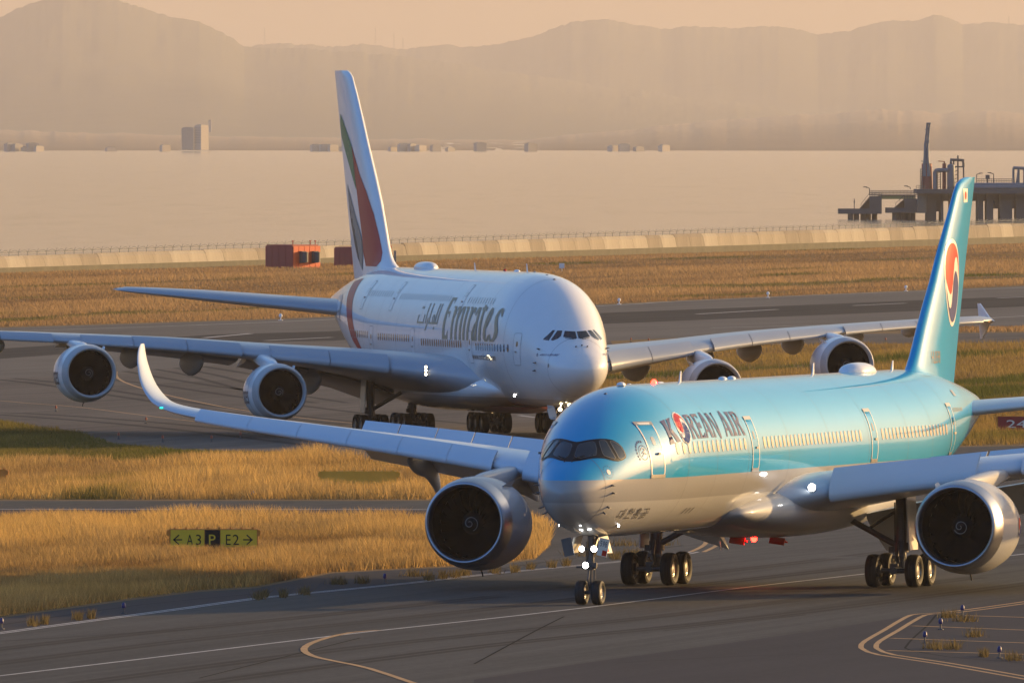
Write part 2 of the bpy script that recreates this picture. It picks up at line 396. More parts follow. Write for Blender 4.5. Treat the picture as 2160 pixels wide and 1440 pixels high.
# island ground
SW0, SW1 = Vector(gp(0, 577)), Vector(gp(2160, 513))
SWD = (SW1 - SW0).normalized(); SWN = Vector((SWD.y, -SWD.x))
a, b2 = SW0 - SWD * 2900, SW0 + SWD * 4200
sheet('ground', [(a.x, a.y), (b2.x, b2.y), (5200, b2.y), (5200, a.y)], 0, M['soil'], px=False)
sheet('apron', [(-600, 760), (0, 745), (700, 715), (1270, 690), (1300, 740), (1640, 727), (2160, 722), (2600, 712), (2600, 703), (2160, 702), (1500, 706), (1300, 745), (1240, 830), (1250, 925), (1330, 1000), (1200, 1040), (1130, 1012), (880, 985),
               (640, 955), (400, 949), (250, 936), (160, 911), (0, 886), (-300, 850), (-600, 830)], .008, M['far_asphalt'])
sheet('runway', [(-600, 716), (0, 692), (593, 674), (1280, 643), (2160, 604), (2700, 580), (2700, 668), (2160, 690), (1640, 703), (1270, 720), (700, 755), (0, 800), (-600, 840)], .018, M['runway'])
sheet('rubber_strip', [(-600, 765), (0, 736), (450, 706), (700, 699), (1260, 661), (2160, 625), (2700, 604), (2700, 628), (2160, 647), (1260, 684), (700, 719), (450, 724), (0, 757), (-600, 790)], .028, M['rubber'])
NEAR_EDGE = [(1165, 1120), (1163, 1150), (1130, 1180), (1040, 1192), (850, 1201), (700, 1209), (540, 1240), (420, 1248), (280, 1265), (0, 1303), (-300, 1347)]
sheet('taxiway', [(2700, 915), (2160, 940), (2010, 943), (1700, 1000), (1240, 1040), (900, 1056), (-500, 1056), (-500, 1097), (900, 1098), (1090, 1086)] + NEAR_EDGE + [(-900, 1420), (-900, 2400), (2700, 2400)], .006, M['near_asphalt'])
sheet('shoulder', NEAR_EDGE[3:] + [(-900, 1420), (-900, 1468), (-300, 1379), (0, 1337), (380, 1286), (540, 1264), (700, 1248), (870, 1231), (1000, 1216), (1090, 1206)], .012, M['shoulder'])
sheet('shoulder', [(1000, 1433), (1240, 1397), (1500, 1361), (1760, 1324), (1930, 1297), (2160, 1265), (2700, 1200), (2700, 2400), (1000, 2400)], .012, M['shoulder'])
sheet('taxiway_strip', [(-500, 1075), (930, 1075), (1085, 1084), (900, 1096), (-500, 1095)], .011, M['shoulder'])

ribbon('edge_line', [(-300, 1378), (0, 1335), (380, 1284), (540, 1262), (700, 1246), (870, 1229), (1000, 1214), (1130, 1201), (1310, 1184), (1420, 1172), (1465, 1164)], .16, .017, M['line_white'], (-.17, .17))
ribbon('turn_line', [(1470, 1164), (1492, 1154), (1503, 1144), (1495, 1135), (1465, 1126), (1420, 1119)], .22, .017, M['line_yellow'], (-.3, .3))
ribbon('centre_line', [(-300, 1462), (-60, 1432), (260, 1394), (600, 1353), (785, 1331), (1000, 1308), (1245, 1280), (1560, 1240), (1824, 1210), (2000, 1188), (2160, 1168), (2500, 1130)], .20, .013, M['line_white'])
ribbon('branch_line', [(800, 1329), (740, 1334), (690, 1345), (655, 1357), (641, 1368), (648, 1378), (672, 1387), (720, 1397), (780, 1410), (900, 1450)], .26, .020, M['line_yellow'])
ribbon('turn_line', [(2500, 1220), (2160, 1271), (2010, 1291), (1950, 1295), (1925, 1302), (1880, 1329), (1840, 1352), (1832, 1363), (1838, 1370), (1870, 1381), (1990, 1399), (2200, 1436)], .20, .018, M['line_yellow'], (-.28, .28))
for q in ([(1985, 1297), (2160, 1302), (2500, 1312)], [(1925, 1320), (2160, 1329), (2500, 1342)], [(1880, 1346), (2160, 1356), (2500, 1368)], [(1872, 1372), (2160, 1380), (2500, 1390)]):
    ribbon('hatch_line', q, .35, .022, M['line_yellow'])
ribbon('taxi_line', [(-500, 1074), (510, 1074), (1000, 1075)], .8, .016, M['line_white'])
ribbon('edge_line', [(-300, 812), (0, 845), (160, 858), (320, 878), (480, 897), (700, 925), (900, 951), (1100, 975)], .22, .014, M['line_yellow'])
ribbon('curve_line', [(560, 690), (380, 725), (310, 745), (262, 765), (245, 785), (257, 803), (320, 825), (420, 848), (520, 866), (700, 888), (1000, 912)], .24, .014, M['line_yellow'])
ribbon('taxi_line', [(1094, 876), (1136, 881)], .4, .014, M['line_white'])
ribbon('runway_edge_line', [(-300, 712), (0, 700), (593, 679), (1280, 645), (1430, 636), (1840, 618), (2160, 607), (2600, 590)], .5, .034, M['line_white'])
ribbon('runway_edge_line', [(1500, 692), (1800, 684), (2027, 675), (2160, 667), (2600, 646)], .5, .034, M['line_white'])
for q in ([(1470, 663), (1640, 653)], [(1800, 645), (1910, 640)], [(2105, 629), (2200, 625)], [(430, 713), (530, 704)], [(560, 719), (700, 712)]):
    ribbon('runway_dash', q, .7, .038, M['line_white'])

M['tyre_mark'] = asphalt('tyre_mark', (.030, .027, .025), (.055, .050, .045), -.25, .6)
M['crack'] = mat('crack', (.018, .017, .016), .9, var=.2, spec=.03)
for q, w, of in (([(60, 742), (180, 752), (330, 775), (480, 800), (620, 820), (760, 832)], .9, (-4.5, 4.5)), ([(380, 718), (500, 726), (660, 748), (720, 770)], .8, (-2., 2.)), ([(0, 790), (200, 806), (420, 838), (640, 868), (900, 895)], .9, (-3.2, 3.2, 5.6)),
                 ([(-200, 868), (0, 872), (200, 885), (420, 905), (700, 938)], 1.1, (-1.8, 1.8)), ([(300, 770), (420, 790), (560, 826), (700, 850)], .7, (-1.2, 1.2))): ribbon('tyre_mark', q, w, .011, M['tyre_mark'], of)
for q in ([(-300, 1420), (260, 1352), (785, 1298), (1150, 1258)], [(300, 1440), (900, 1362), (1500, 1300), (2160, 1218)], [(1300, 1240), (1560, 1212), (1900, 1172), (2300, 1120)]): ribbon('tyre_mark', q, .55, .010, M['tyre_mark'], (-2.4, -1.7, 1.7, 2.4))
for q in ([(1975, 1296), (1955, 1320), (1930, 1342), (1912, 1362), (1918, 1370), (2000, 1385), (2110, 1394), (2300, 1412)], [(1300, 1398), (1600, 1382), (1860, 1380), (2000, 1392)], [(0, 1352), (200, 1340), (420, 1325)], [(420, 1430), (700, 1360), (760, 1345)], [(1000, 1400), (1130, 1330), (1190, 1300)], [(1400, 1330), (1700, 1296)], [(0, 1318), (300, 1275), (540, 1252)], [(1050, 1200), (1200, 1178), (1330, 1165), (1440, 1150)]): ribbon('crack', q, .09, .014, M['crack'])

# grass: blades as real geometry, coloured in patches of dry straw, brown and green
def inside(px, py, poly):
    r = np.zeros(len(px), bool); n = len(poly)
    for i in range(n):
        x1, y1 = poly[i]; x2, y2 = poly[(i + 1) % n]
        c = ((y1 > py) != (y2 > py)) & (px < (x2 - x1) * (py - y1) / (y2 - y1 + 1e-12) + x1)
        r ^= c
    return r
def grass(name, poly, n, h0, h1, wid, pal, patch=(6., 40.), seed=1, lean=.35, green=0., hmap=True, zones=()):
    us = [p[0] for p in poly]; vs = [p[1] for p in poly]
    U = rng.uniform(min(us), max(us), int(n * 2.4)); V = rng.uniform(min(vs), max(vs), int(n * 2.4))
    k = inside(U, V, poly); U, V = U[k][:n], V[k][:n]; n = len(U)
    Y = np.full(n, 800.)
    for _ in range(40):
        Y = FPX * (CAMH + 1.17 * np.clip((Y - 720) / 280, 0, 1)) / (V - VH)
    X = (U - 1080) / FPX * Y; Z = -1.17 * np.clip((Y - 720) / 280, 0, 1)
    ca, sa = math.cos(.25), math.sin(.25)
    A, B = X * ca - Y * sa, X * sa + Y * ca
    f1 = fbm(A / patch[0] + 500, B / patch[1] + 500, seed, 4); f2 = fbm(A / (patch[0] * .35) + 900, B / (patch[1] * .3) + 300, seed + 5, 3)
    f1 = np.clip((f1 - .47) * 2.6 + .5, 0, 1); f2 = np.clip((f2 - .44) * 2.6 + .5, 0, 1)
    H = (h0 + (h1 - h0) * (f2 * .75 + rng.random(n) * .5)) * (0.55 + .6 * f1 if hmap else 1)
    W = wid * rng.uniform(.6, 1.4, n)
    th = rng.uniform(0, math.pi, n); dx, dy = np.cos(th) * W, np.sin(th) * W
    lx = H * (rng.normal(-.12, lean, n)); ly = H * rng.normal(0, lean, n)
    P = np.empty((n, 3, 3), np.float32)
    P[:, 0] = np.stack([X - dx, Y - dy, Z - .03], 1); P[:, 1] = np.stack([X + dx, Y + dy, Z - .03], 1); P[:, 2] = np.stack([X + lx, Y + ly, Z + H], 1)
    pal = np.array(pal); w1 = f1[:, None]; w2 = (f2 * .6 + rng.random(n) * .4)[:, None]
    C = pal[0] * (1 - w1) + pal[1] * w1
    C = C * (1 - .5 * w2) + pal[2] * .5 * w2
    if green:
        g = np.clip((fbm(A / 9 + 40, B / 90 + 10, seed + 31, 3) - (.62 - green * .25)) * 9, 0, 1)[:, None]
        C = C * (1 - g) + np.array((.085, .095, .022)) * g
    for zp in zones:                                                     # mown green strips, and wing shade painted in as green
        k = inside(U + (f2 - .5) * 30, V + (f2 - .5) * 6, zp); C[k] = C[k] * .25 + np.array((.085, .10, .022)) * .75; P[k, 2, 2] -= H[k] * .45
    C = C * rng.uniform(.7, 1.3, (n, 1))
    m = bpy.data.meshes.new(name); m.vertices.add(3 * n); m.loops.add(3 * n); m.polygons.add(n)
    m.vertices.foreach_set('co', P.ravel()); m.loops.foreach_set('vertex_index', np.arange(3 * n, dtype=np.int32))
    m.polygons.foreach_set('loop_start', np.arange(0, 3 * n, 3, dtype=np.int32))
    at = m.color_attributes.new('tint', 'FLOAT_COLOR', 'POINT')
    at.data.foreach_set('color', np.repeat(np.concatenate([C, np.ones((n, 1))], 1), 3, 0).astype(np.float32).ravel())
    m.materials.append(M['grass']); m.update(calc_edges=True); m.validate()
    return tag(link(name, m), kind='stuff')
STRAW = [(.15, .085, .035), (.53, .33, .10), (.62, .43, .17)]
BROWN = [(.15, .092, .050), (.36, .23, .11), (.44, .30, .14)]
OLIVE = [(.17, .11, .040), (.27, .19, .055), (.36, .25, .085)]
grass('dry_grass', [(-450, 1100), (900, 1100), (1090, 1088), (1163, 1122), (1160, 1150), (1130, 1177), (1040, 1189), (850, 1198), (700, 1206), (540, 1236), (420, 1244), (280, 1261), (0, 1299), (-300, 1342), (-450, 1360)], 210000, .40, .85, .022, STRAW, (5, 30), 3)
grass('dry_grass', [(-450, 848), (-300, 853), (0, 889), (160, 914), (250, 939), (400, 952), (640, 958), (880, 988), (1130, 1015), (1235, 1036), (900, 1053), (-450, 1053)], 170000, .35, .95, .026, STRAW, (5, 40), 9, green=.15, zones=([(-450, 840), (0, 880), (160, 908), (250, 934), (640, 950), (600, 962), (420, 968), (330, 985), (120, 972), (0, 990), (-450, 985)],))  # zone paints the white airliner's wing shadow as darker, greener blades
grass('dry_grass', [(-450, 592), (0, 578), (2160, 515), (2500, 505), (2500, 588), (2160, 602), (1280, 641), (593, 672), (0, 690), (-450, 704)], 330000, .20, .55, .045, BROWN, (14, 190), 17, green=.10, zones=([(-450, 690), (0, 672), (300, 660), (560, 648), (560, 655), (300, 668), (0, 684), (-450, 704)], [(1270, 604), (1700, 598), (2160, 580), (2160, 586), (1700, 606), (1280, 612)]))
grass('dry_grass', [(1275, 742), (1640, 729), (2160, 724), (2500, 716), (2500, 922), (2160, 937), (2000, 941), (1700, 990), (1330, 995), (1255, 920), (1245, 830)], 170000, .28, .65, .03, OLIVE, (8, 60), 21, green=.45)
grass('dry_grass', [(1900, 695), (2050, 690), (2160, 691), (2500, 672), (2500, 690), (2160, 700), (1900, 702)], 5000, .3, .6, .06, BROWN, (8, 60), 22)
def weed_patches(name, spots, n, h, seed):
    polys = []
    for (u, v, du, dv) in spots: polys.append((u, v, du, dv))
    rr = np.random.default_rng(seed); vsx = []; fs = []; cols = []
    for (u, v, du, dv) in polys:
        for _ in range(n):
            uu, vv = u + rr.normal(0, du / 2.2), v + rr.normal(0, dv / 2.2)
            x, y = gp(uu, vv); z = zg(y); H = h * rr.uniform(.4, 1.2); w = .02; t = rr.uniform(0, 3.14)
            b = len(vsx)
            vsx += [(x - math.cos(t) * w, y - math.sin(t) * w, z), (x + math.cos(t) * w, y + math.sin(t) * w, z), (x + H * rr.normal(0, .35), y + H * rr.normal(0, .35), z + H)]
            fs.append((b, b + 1, b + 2)); c = np.array((.13, .10, .045)) * rr.uniform(.6, 1.5); cols += [(*c, 1)] * 3
    m = bpy.data.meshes.new(name); m.from_pydata(vsx, [], fs); at = m.color_attributes.new('tint', 'FLOAT_COLOR', 'POINT')
    at.data.foreach_set('color', np.array(cols, np.float32).ravel()); m.materials.append(M['grass'])
    return tag(link(name, m), kind='stuff')
weed_patches('weeds', [(70, 1318, 14, 4), (94, 1315, 8, 3), (163, 1306, 10, 3), (192, 1304, 8, 2), (545, 1262, 16, 4), (558, 1258, 8, 3), (597, 1258, 9, 3), (642, 1253, 14, 3), (715, 1232, 20, 2), (765, 1230, 14, 2), (905, 1222, 12, 3), (935, 1219, 10, 3),
                       (960, 1216, 12, 4), (980, 1213, 14, 3), (1045, 1208, 12, 3), (1085, 1205, 10, 3), (1120, 1200, 9, 2), (1165, 1196, 10, 2), (1195, 1193, 8, 2), (1300, 1178, 16, 4), (1330, 1170, 40, 3), (1240, 1172, 60, 3), (1310, 1150, 50, 4),
                       (875, 1215, 30, 2), (1390, 1150, 40, 2), (1970, 1368, 24, 3), (2010, 1368, 22, 4), (2055, 1342, 22, 3), (2000, 1302, 20, 2), (2140, 1392, 24, 3), (2075, 1385, 10, 2), (2035, 1310, 30, 2)], 110, .38, 5)

# haze over the bay and the airfield
mb = MB(); mb.box((0, 31000, 256), (134000, 64000, 540))
hz = tag(mb.build('haze', bpy.data.materials.new('haze_air'), smooth=False), kind='stuff')
hm = hz.data.materials[0]; hm.use_nodes = True; nt = hm.node_tree
nt.nodes.remove(nt.nodes['Principled BSDF'])
pv = nt.nodes.new('ShaderNodeVolumePrincipled'); nt.links.new(pv.outputs[0], nt.nodes['Material Output'].inputs['Volume'])
pv.inputs['Color'].default_value = (.90, .86, .84, 1); pv.inputs['Density'].default_value = 2.2e-5; pv.inputs['Anisotropy'].default_value = .3

# ------------------------------------------------------------------ aircraft kit (local axes: X aft from the nose, Y to starboard, Z up from the ground)
def pchip(xs, ys):
    xs, ys = np.array(xs, float), np.array(ys, float); h = np.diff(xs); d = np.diff(ys) / h
    m = np.zeros(len(xs)); m[0], m[-1] = d[0], d[-1]
    for i in range(1, len(xs) - 1):
        if d[i - 1] * d[i] > 0:
            w1, w2 = 2 * h[i] + h[i - 1], h[i] + 2 * h[i - 1]; m[i] = (w1 + w2) / (w1 / d[i - 1] + w2 / d[i])
    def f(x):
        x = min(max(float(x), xs[0]), xs[-1]); i = int(min(np.searchsorted(xs, x, 'right') - 1, len(xs) - 2)); t = (x - xs[i]) / h[i]
        return float(ys[i] * (2 * t ** 3 - 3 * t * t + 1) + m[i] * h[i] * (t ** 3 - 2 * t * t + t) + ys[i + 1] * (-2 * t ** 3 + 3 * t * t) + m[i + 1] * h[i] * (t ** 3 - t * t))
    return f

#PROFILE-BEGIN
class Body:
    """fuselage shape: top, bottom, half width and widest height along the length"""
    def __init__(s, x0, x1, top, bot, wid, mid):
        s.x0, s.x1 = x0, x1
        q = lambda t: [(max(x - x0, 0)) ** .5 for x, _ in t]
        s._t = pchip(q(top), [z for _, z in top]); s._b = pchip(q(bot), [z for _, z in bot])
        s._w = pchip(q(wid), [z for _, z in wid]); s._m = pchip(q(mid), [z for _, z in mid])
    def prof(s, X):
        k = max(X - s.x0, 0) ** .5
        return s._t(k), s._b(k), s._w(k), s._m(k)
    def pt(s, X, th):
        t, b, w, m = s.prof(X); c, sn = math.cos(th), math.sin(th)
        return Vector((X, w * c, m + ((t - m) if sn > 0 else (m - b)) * sn))
    def nrm(s, X, th):
        e = .02; a = s.pt(X + e, th) - s.pt(X - e, th); c = s.pt(X, th + .01) - s.pt(X, th - .01)
        n = c.cross(a)
        if n.length < 1e-9: return Vector((-1, 0, 0))
        n.normalize(); r = Vector((0, math.cos(th), math.sin(th)))
        return n if n.dot(r) >= -1e-6 else -n
    def th(s, X, Z, side):
        t, b, w, m = s.prof(X)
        r = (Z - m) / ((t - m) if Z > m else (m - b)); r = max(-1, min(1, r)); a = math.asin(r)
        return a if side > 0 else math.pi - a
    def xyz(s, X, Z, side, off=0.):
        a = s.th(X, Z, side); return s.pt(X, a) + s.nrm(X, a) * off
    def front(s, Y, Z, off=0.):
        """the point of the nose at a given Y and Z"""
        lo, hi = s.x0 + 1e-3, s.x0 + 11.
        for _ in range(50):
            X = .5 * (lo + hi); t, b, w, m = s.prof(X)
            ins = (Y / w) ** 2 + ((Z - m) / ((t - m) if Z > m else (m - b))) ** 2 < 1
            if ins: hi = X
            else: lo = X
        t, b, w, m = s.prof(X); a = math.atan2((Z - m) / ((t - m) if Z > m else (m - b)), Y / w)
        return s.pt(X, a) + s.nrm(X, a) * off
B350 = Body(.30, 65.75,
    [(.30, 4.55), (.36, 4.78), (.55, 5.06), (.8, 5.30), (1.3, 5.64), (1.75, 5.92), (2.65, 6.58), (3.4, 7.08), (4.4, 7.62), (5.4, 8.02), (6.5, 8.36), (7.6, 8.58), (9, 8.73), (11, 8.77), (52, 8.77), (56, 8.63), (59.5, 8.25), (62.5, 7.85), (64.6, 7.55), (65.6, 7.28), (65.75, 7.0)],
    [(.30, 4.55), (.36, 4.32), (.55, 4.06), (.8, 3.86), (1.3, 3.57), (2.2, 3.22), (3.3, 2.95), (4.6, 2.78), (6.5, 2.69), (9, 2.68), (44, 2.68), (48, 2.95), (52, 3.6), (56, 4.5), (60, 5.45), (63.5, 6.25), (65.5, 6.75), (65.75, 7.0)],
    [(.30, 0), (.36, .22), (.55, .50), (.8, .74), (1.3, 1.06), (2.3, 1.46), (3.3, 1.79), (4.3, 2.08), (5.3, 2.35), (6.3, 2.60), (7.3, 2.80), (8.5, 2.92), (10, 2.97), (11.5, 2.98), (46, 2.98), (50, 2.86), (54, 2.52), (58, 1.98), (62, 1.30), (65, .62), (65.6, .40), (65.75, .12)],
    [(.30, 4.55), (1, 4.62), (3, 4.95), (6, 5.45), (9, 5.68), (12, 5.72), (46, 5.72), (52, 6.05), (58, 6.55), (63, 6.95), (65.75, 7.0)])
B380 = Body(-1.2, 71.4,
    [(-1.2, 4.75), (-1.12, 5.05), (-.9, 5.40), (-.5, 5.80), (.1, 6.20), (.7, 6.62), (1.5, 7.35), (2.4, 8.15), (3.4, 8.9), (4.6, 9.62), (6, 10.2), (8, 10.66), (10.5, 10.88), (13, 10.95), (50, 10.95), (55, 10.85), (60, 10.4), (65, 9.75), (69, 9.15), (71.2, 8.7), (71.4, 8.4)],
    [(-1.2, 4.75), (-1.12, 4.40), (-.9, 4.05), (-.5, 3.7), (.3, 3.28), (1.5, 2.88), (3, 2.55), (5, 2.35), (8, 2.24), (12, 2.2), (44, 2.2), (49, 2.7), (54, 3.7), (60, 5.3), (66, 6.9), (70, 7.9), (71.2, 8.15), (71.4, 8.4)],
    [(-1.2, 0), (-1.12, .45), (-.9, .88), (-.5, 1.32), (.1, 1.74), (.8, 1.98), (1.8, 2.20), (2.8, 2.44), (3.8, 2.67), (4.8, 2.90), (5.8, 3.13), (6.8, 3.33), (8, 3.48), (9.5, 3.56), (11.5, 3.57), (46, 3.57), (51, 3.42), (56, 3.0), (61, 2.3), (66, 1.45), (70, .7), (71.2, .4), (71.4, .1)],
    [(-1.2, 4.75), (1, 4.9), (4, 5.6), (8, 6.2), (12, 6.35), (46, 6.35), (55, 7.1), (63, 7.9), (71.4, 8.4)])
#PROFILE-END

def fuselage(body, name, mats, root, nseg=64, pick=None):
    xs = [body.x0 + 1e-4] + [body.x0 + (t / 26) ** 2 * 11 for t in range(1, 27)]
    x = xs[-1]
    while x < body.x1 - 2.0: x += .55; xs.append(x)
    xs += [body.x1 - (t / 10) ** 2 * (body.x1 - x) for t in range(9, -1, -1)]
    rows = [[body.pt(X, 2 * math.pi * k / nseg) for k in range(nseg)] for X in xs]
    mb = MB(); mb.grid(rows, True, 0, True, True)
    return mb.build(name, mats, root, 180)

def flat_mesh(name, polys, fn, material, cuts=.16, off=.012, step=.0007, cutx=None):
    """flat print: outlines in two surface coordinates laid onto a curved skin by fn(a, b, offset); overlapping pieces step up a hair"""
    out_v, out_f = [], []
    for i, poly in enumerate(polys):
        rings = poly if isinstance(poly[0][0], (list, tuple)) else [poly]
        flat = [p for r in rings for p in r]
        tris = geometry.tessellate_polygon([[Vector((x, y, 0)) for x, y in r] for r in rings])
        bm = bmesh.new(); vs = [bm.verts.new((x, y, 0)) for x, y in flat]
        for t in tris:
            try: bm.faces.new([vs[k] for k in t])
            except ValueError: pass
        ys = [p[1] for p in flat]; xs = [p[0] for p in flat]
        y = min(ys) + cuts
        while y < max(ys):
            bmesh.ops.bisect_plane(bm, geom=bm.verts[:] + bm.edges[:] + bm.faces[:], plane_co=(0, y, 0), plane_no=(0, 1, 0)); y += cuts
        if cutx:
            x = min(xs) + cutx
            while x < max(xs):
                bmesh.ops.bisect_plane(bm, geom=bm.verts[:] + bm.edges[:] + bm.faces[:], plane_co=(x, 0, 0), plane_no=(1, 0, 0)); x += cutx
        bm.verts.index_update(); b = len(out_v)
        for v in bm.verts: out_v.append(tuple(fn(v.co.x, v.co.y, off + i * step)))
        for f in bm.faces: out_f.append(tuple(b + v.index for v in f.verts))
        bm.free()
    m = bpy.data.meshes.new(name); m.from_pydata(out_v, [], out_f); m.materials.append(material)
    m.polygons.foreach_set('use_smooth', [True] * len(m.polygons)); m.update(); return m

def text_polys(txt, x0, x1, z0, z1, flip=False, shear=0.):
    """plain lettering from Blender's own built-in typeface, as triangles in a box"""
    cu = bpy.data.curves.new('lettering', 'FONT'); cu.body = txt; cu.fill_mode = 'FRONT'; cu.resolution_u = 3
    o = bpy.data.objects.new('lettering', cu); COL.objects.link(o)
    dg = bpy.context.evaluated_depsgraph_get(); me = o.evaluated_get(dg).to_mesh()
    v = [(p.co.x, p.co.y) for p in me.vertices]; f = [tuple(p.vertices) for p in me.polygons]
    o.evaluated_get(dg).to_mesh_clear(); bpy.data.objects.remove(o); bpy.data.curves.remove(cu)
    ax, bx = min(p[0] for p in v), max(p[0] for p in v); ay, by = min(p[1] for p in v), max(p[1] for p in v)
    def mp(p):
        h = (p[1] - ay) / (by - ay); t = (p[0] - ax) / (bx - ax) + shear * h
        return (x1 - t * (x1 - x0) if flip else x0 + t * (x1 - x0), z0 + h * (z1 - z0))
    return [[mp(v[i]) for i in q] for q in f]

def text_mesh(name, polys, fn, material, off=.012, cuts=.25):
    return flat_mesh(name, polys, fn, material, cuts=cuts, off=off, step=0.)

def outline(pts, w):
    """a closed outline strip as a ring polygon (outer, inner)"""
    P = [Vector(p) for p in pts]; n = len(P); inn = []
    area = sum(P[i].x * P[(i + 1) % n].y - P[(i + 1) % n].x * P[i].y for i in range(n)); s = 1 if area > 0 else -1
    for i in range(n):
        a, b, c = P[i - 1], P[i], P[(i + 1) % n]
        d1, d2 = (b - a).normalized(), (c - b).normalized(); n1, n2 = Vector((-d1.y, d1.x)) * s, Vector((-d2.y, d2.x)) * s
        m = (n1 + n2); m = m / max(m.dot(n1), .35); inn.append(b + m * w)
    return [[tuple(p) for p in P], [tuple(p) for p in inn]]

def rrect(x0, x1, z0, z1, r, n=4):
    out = []
    for cx, cz, a in ((x1 - r, z1 - r, 0), (x0 + r, z1 - r, 90), (x0 + r, z0 + r, 180), (x1 - r, z0 + r, 270)):
        out += [(cx + r * math.cos(R(a + 90 * k / n)), cz + r * math.sin(R(a + 90 * k / n))) for k in range(n + 1)]
    return out

def side_skin(body, side): return lambda x, z, o: body.xyz(x, z, side, o)
def arc_skin(body, side, zmid, Xref):
    """surface coordinates by length along the skin instead of height"""
    t, b, w, m = body.prof(Xref)
    def fn(x, s, o):
        a0 = body.th(Xref, zmid, 1); a = a0; d = 0; st = .02 if s > 0 else -.02
        p = body.pt(Xref, a)
        while abs(d) < abs(s):
            q = body.pt(Xref, a + st); d += (q - p).length * (1 if s > 0 else -1); p = q; a += st
        aa = a if side > 0 else math.pi - a
        return body.pt(x, aa) + body.nrm(x, aa) * o
    return fn

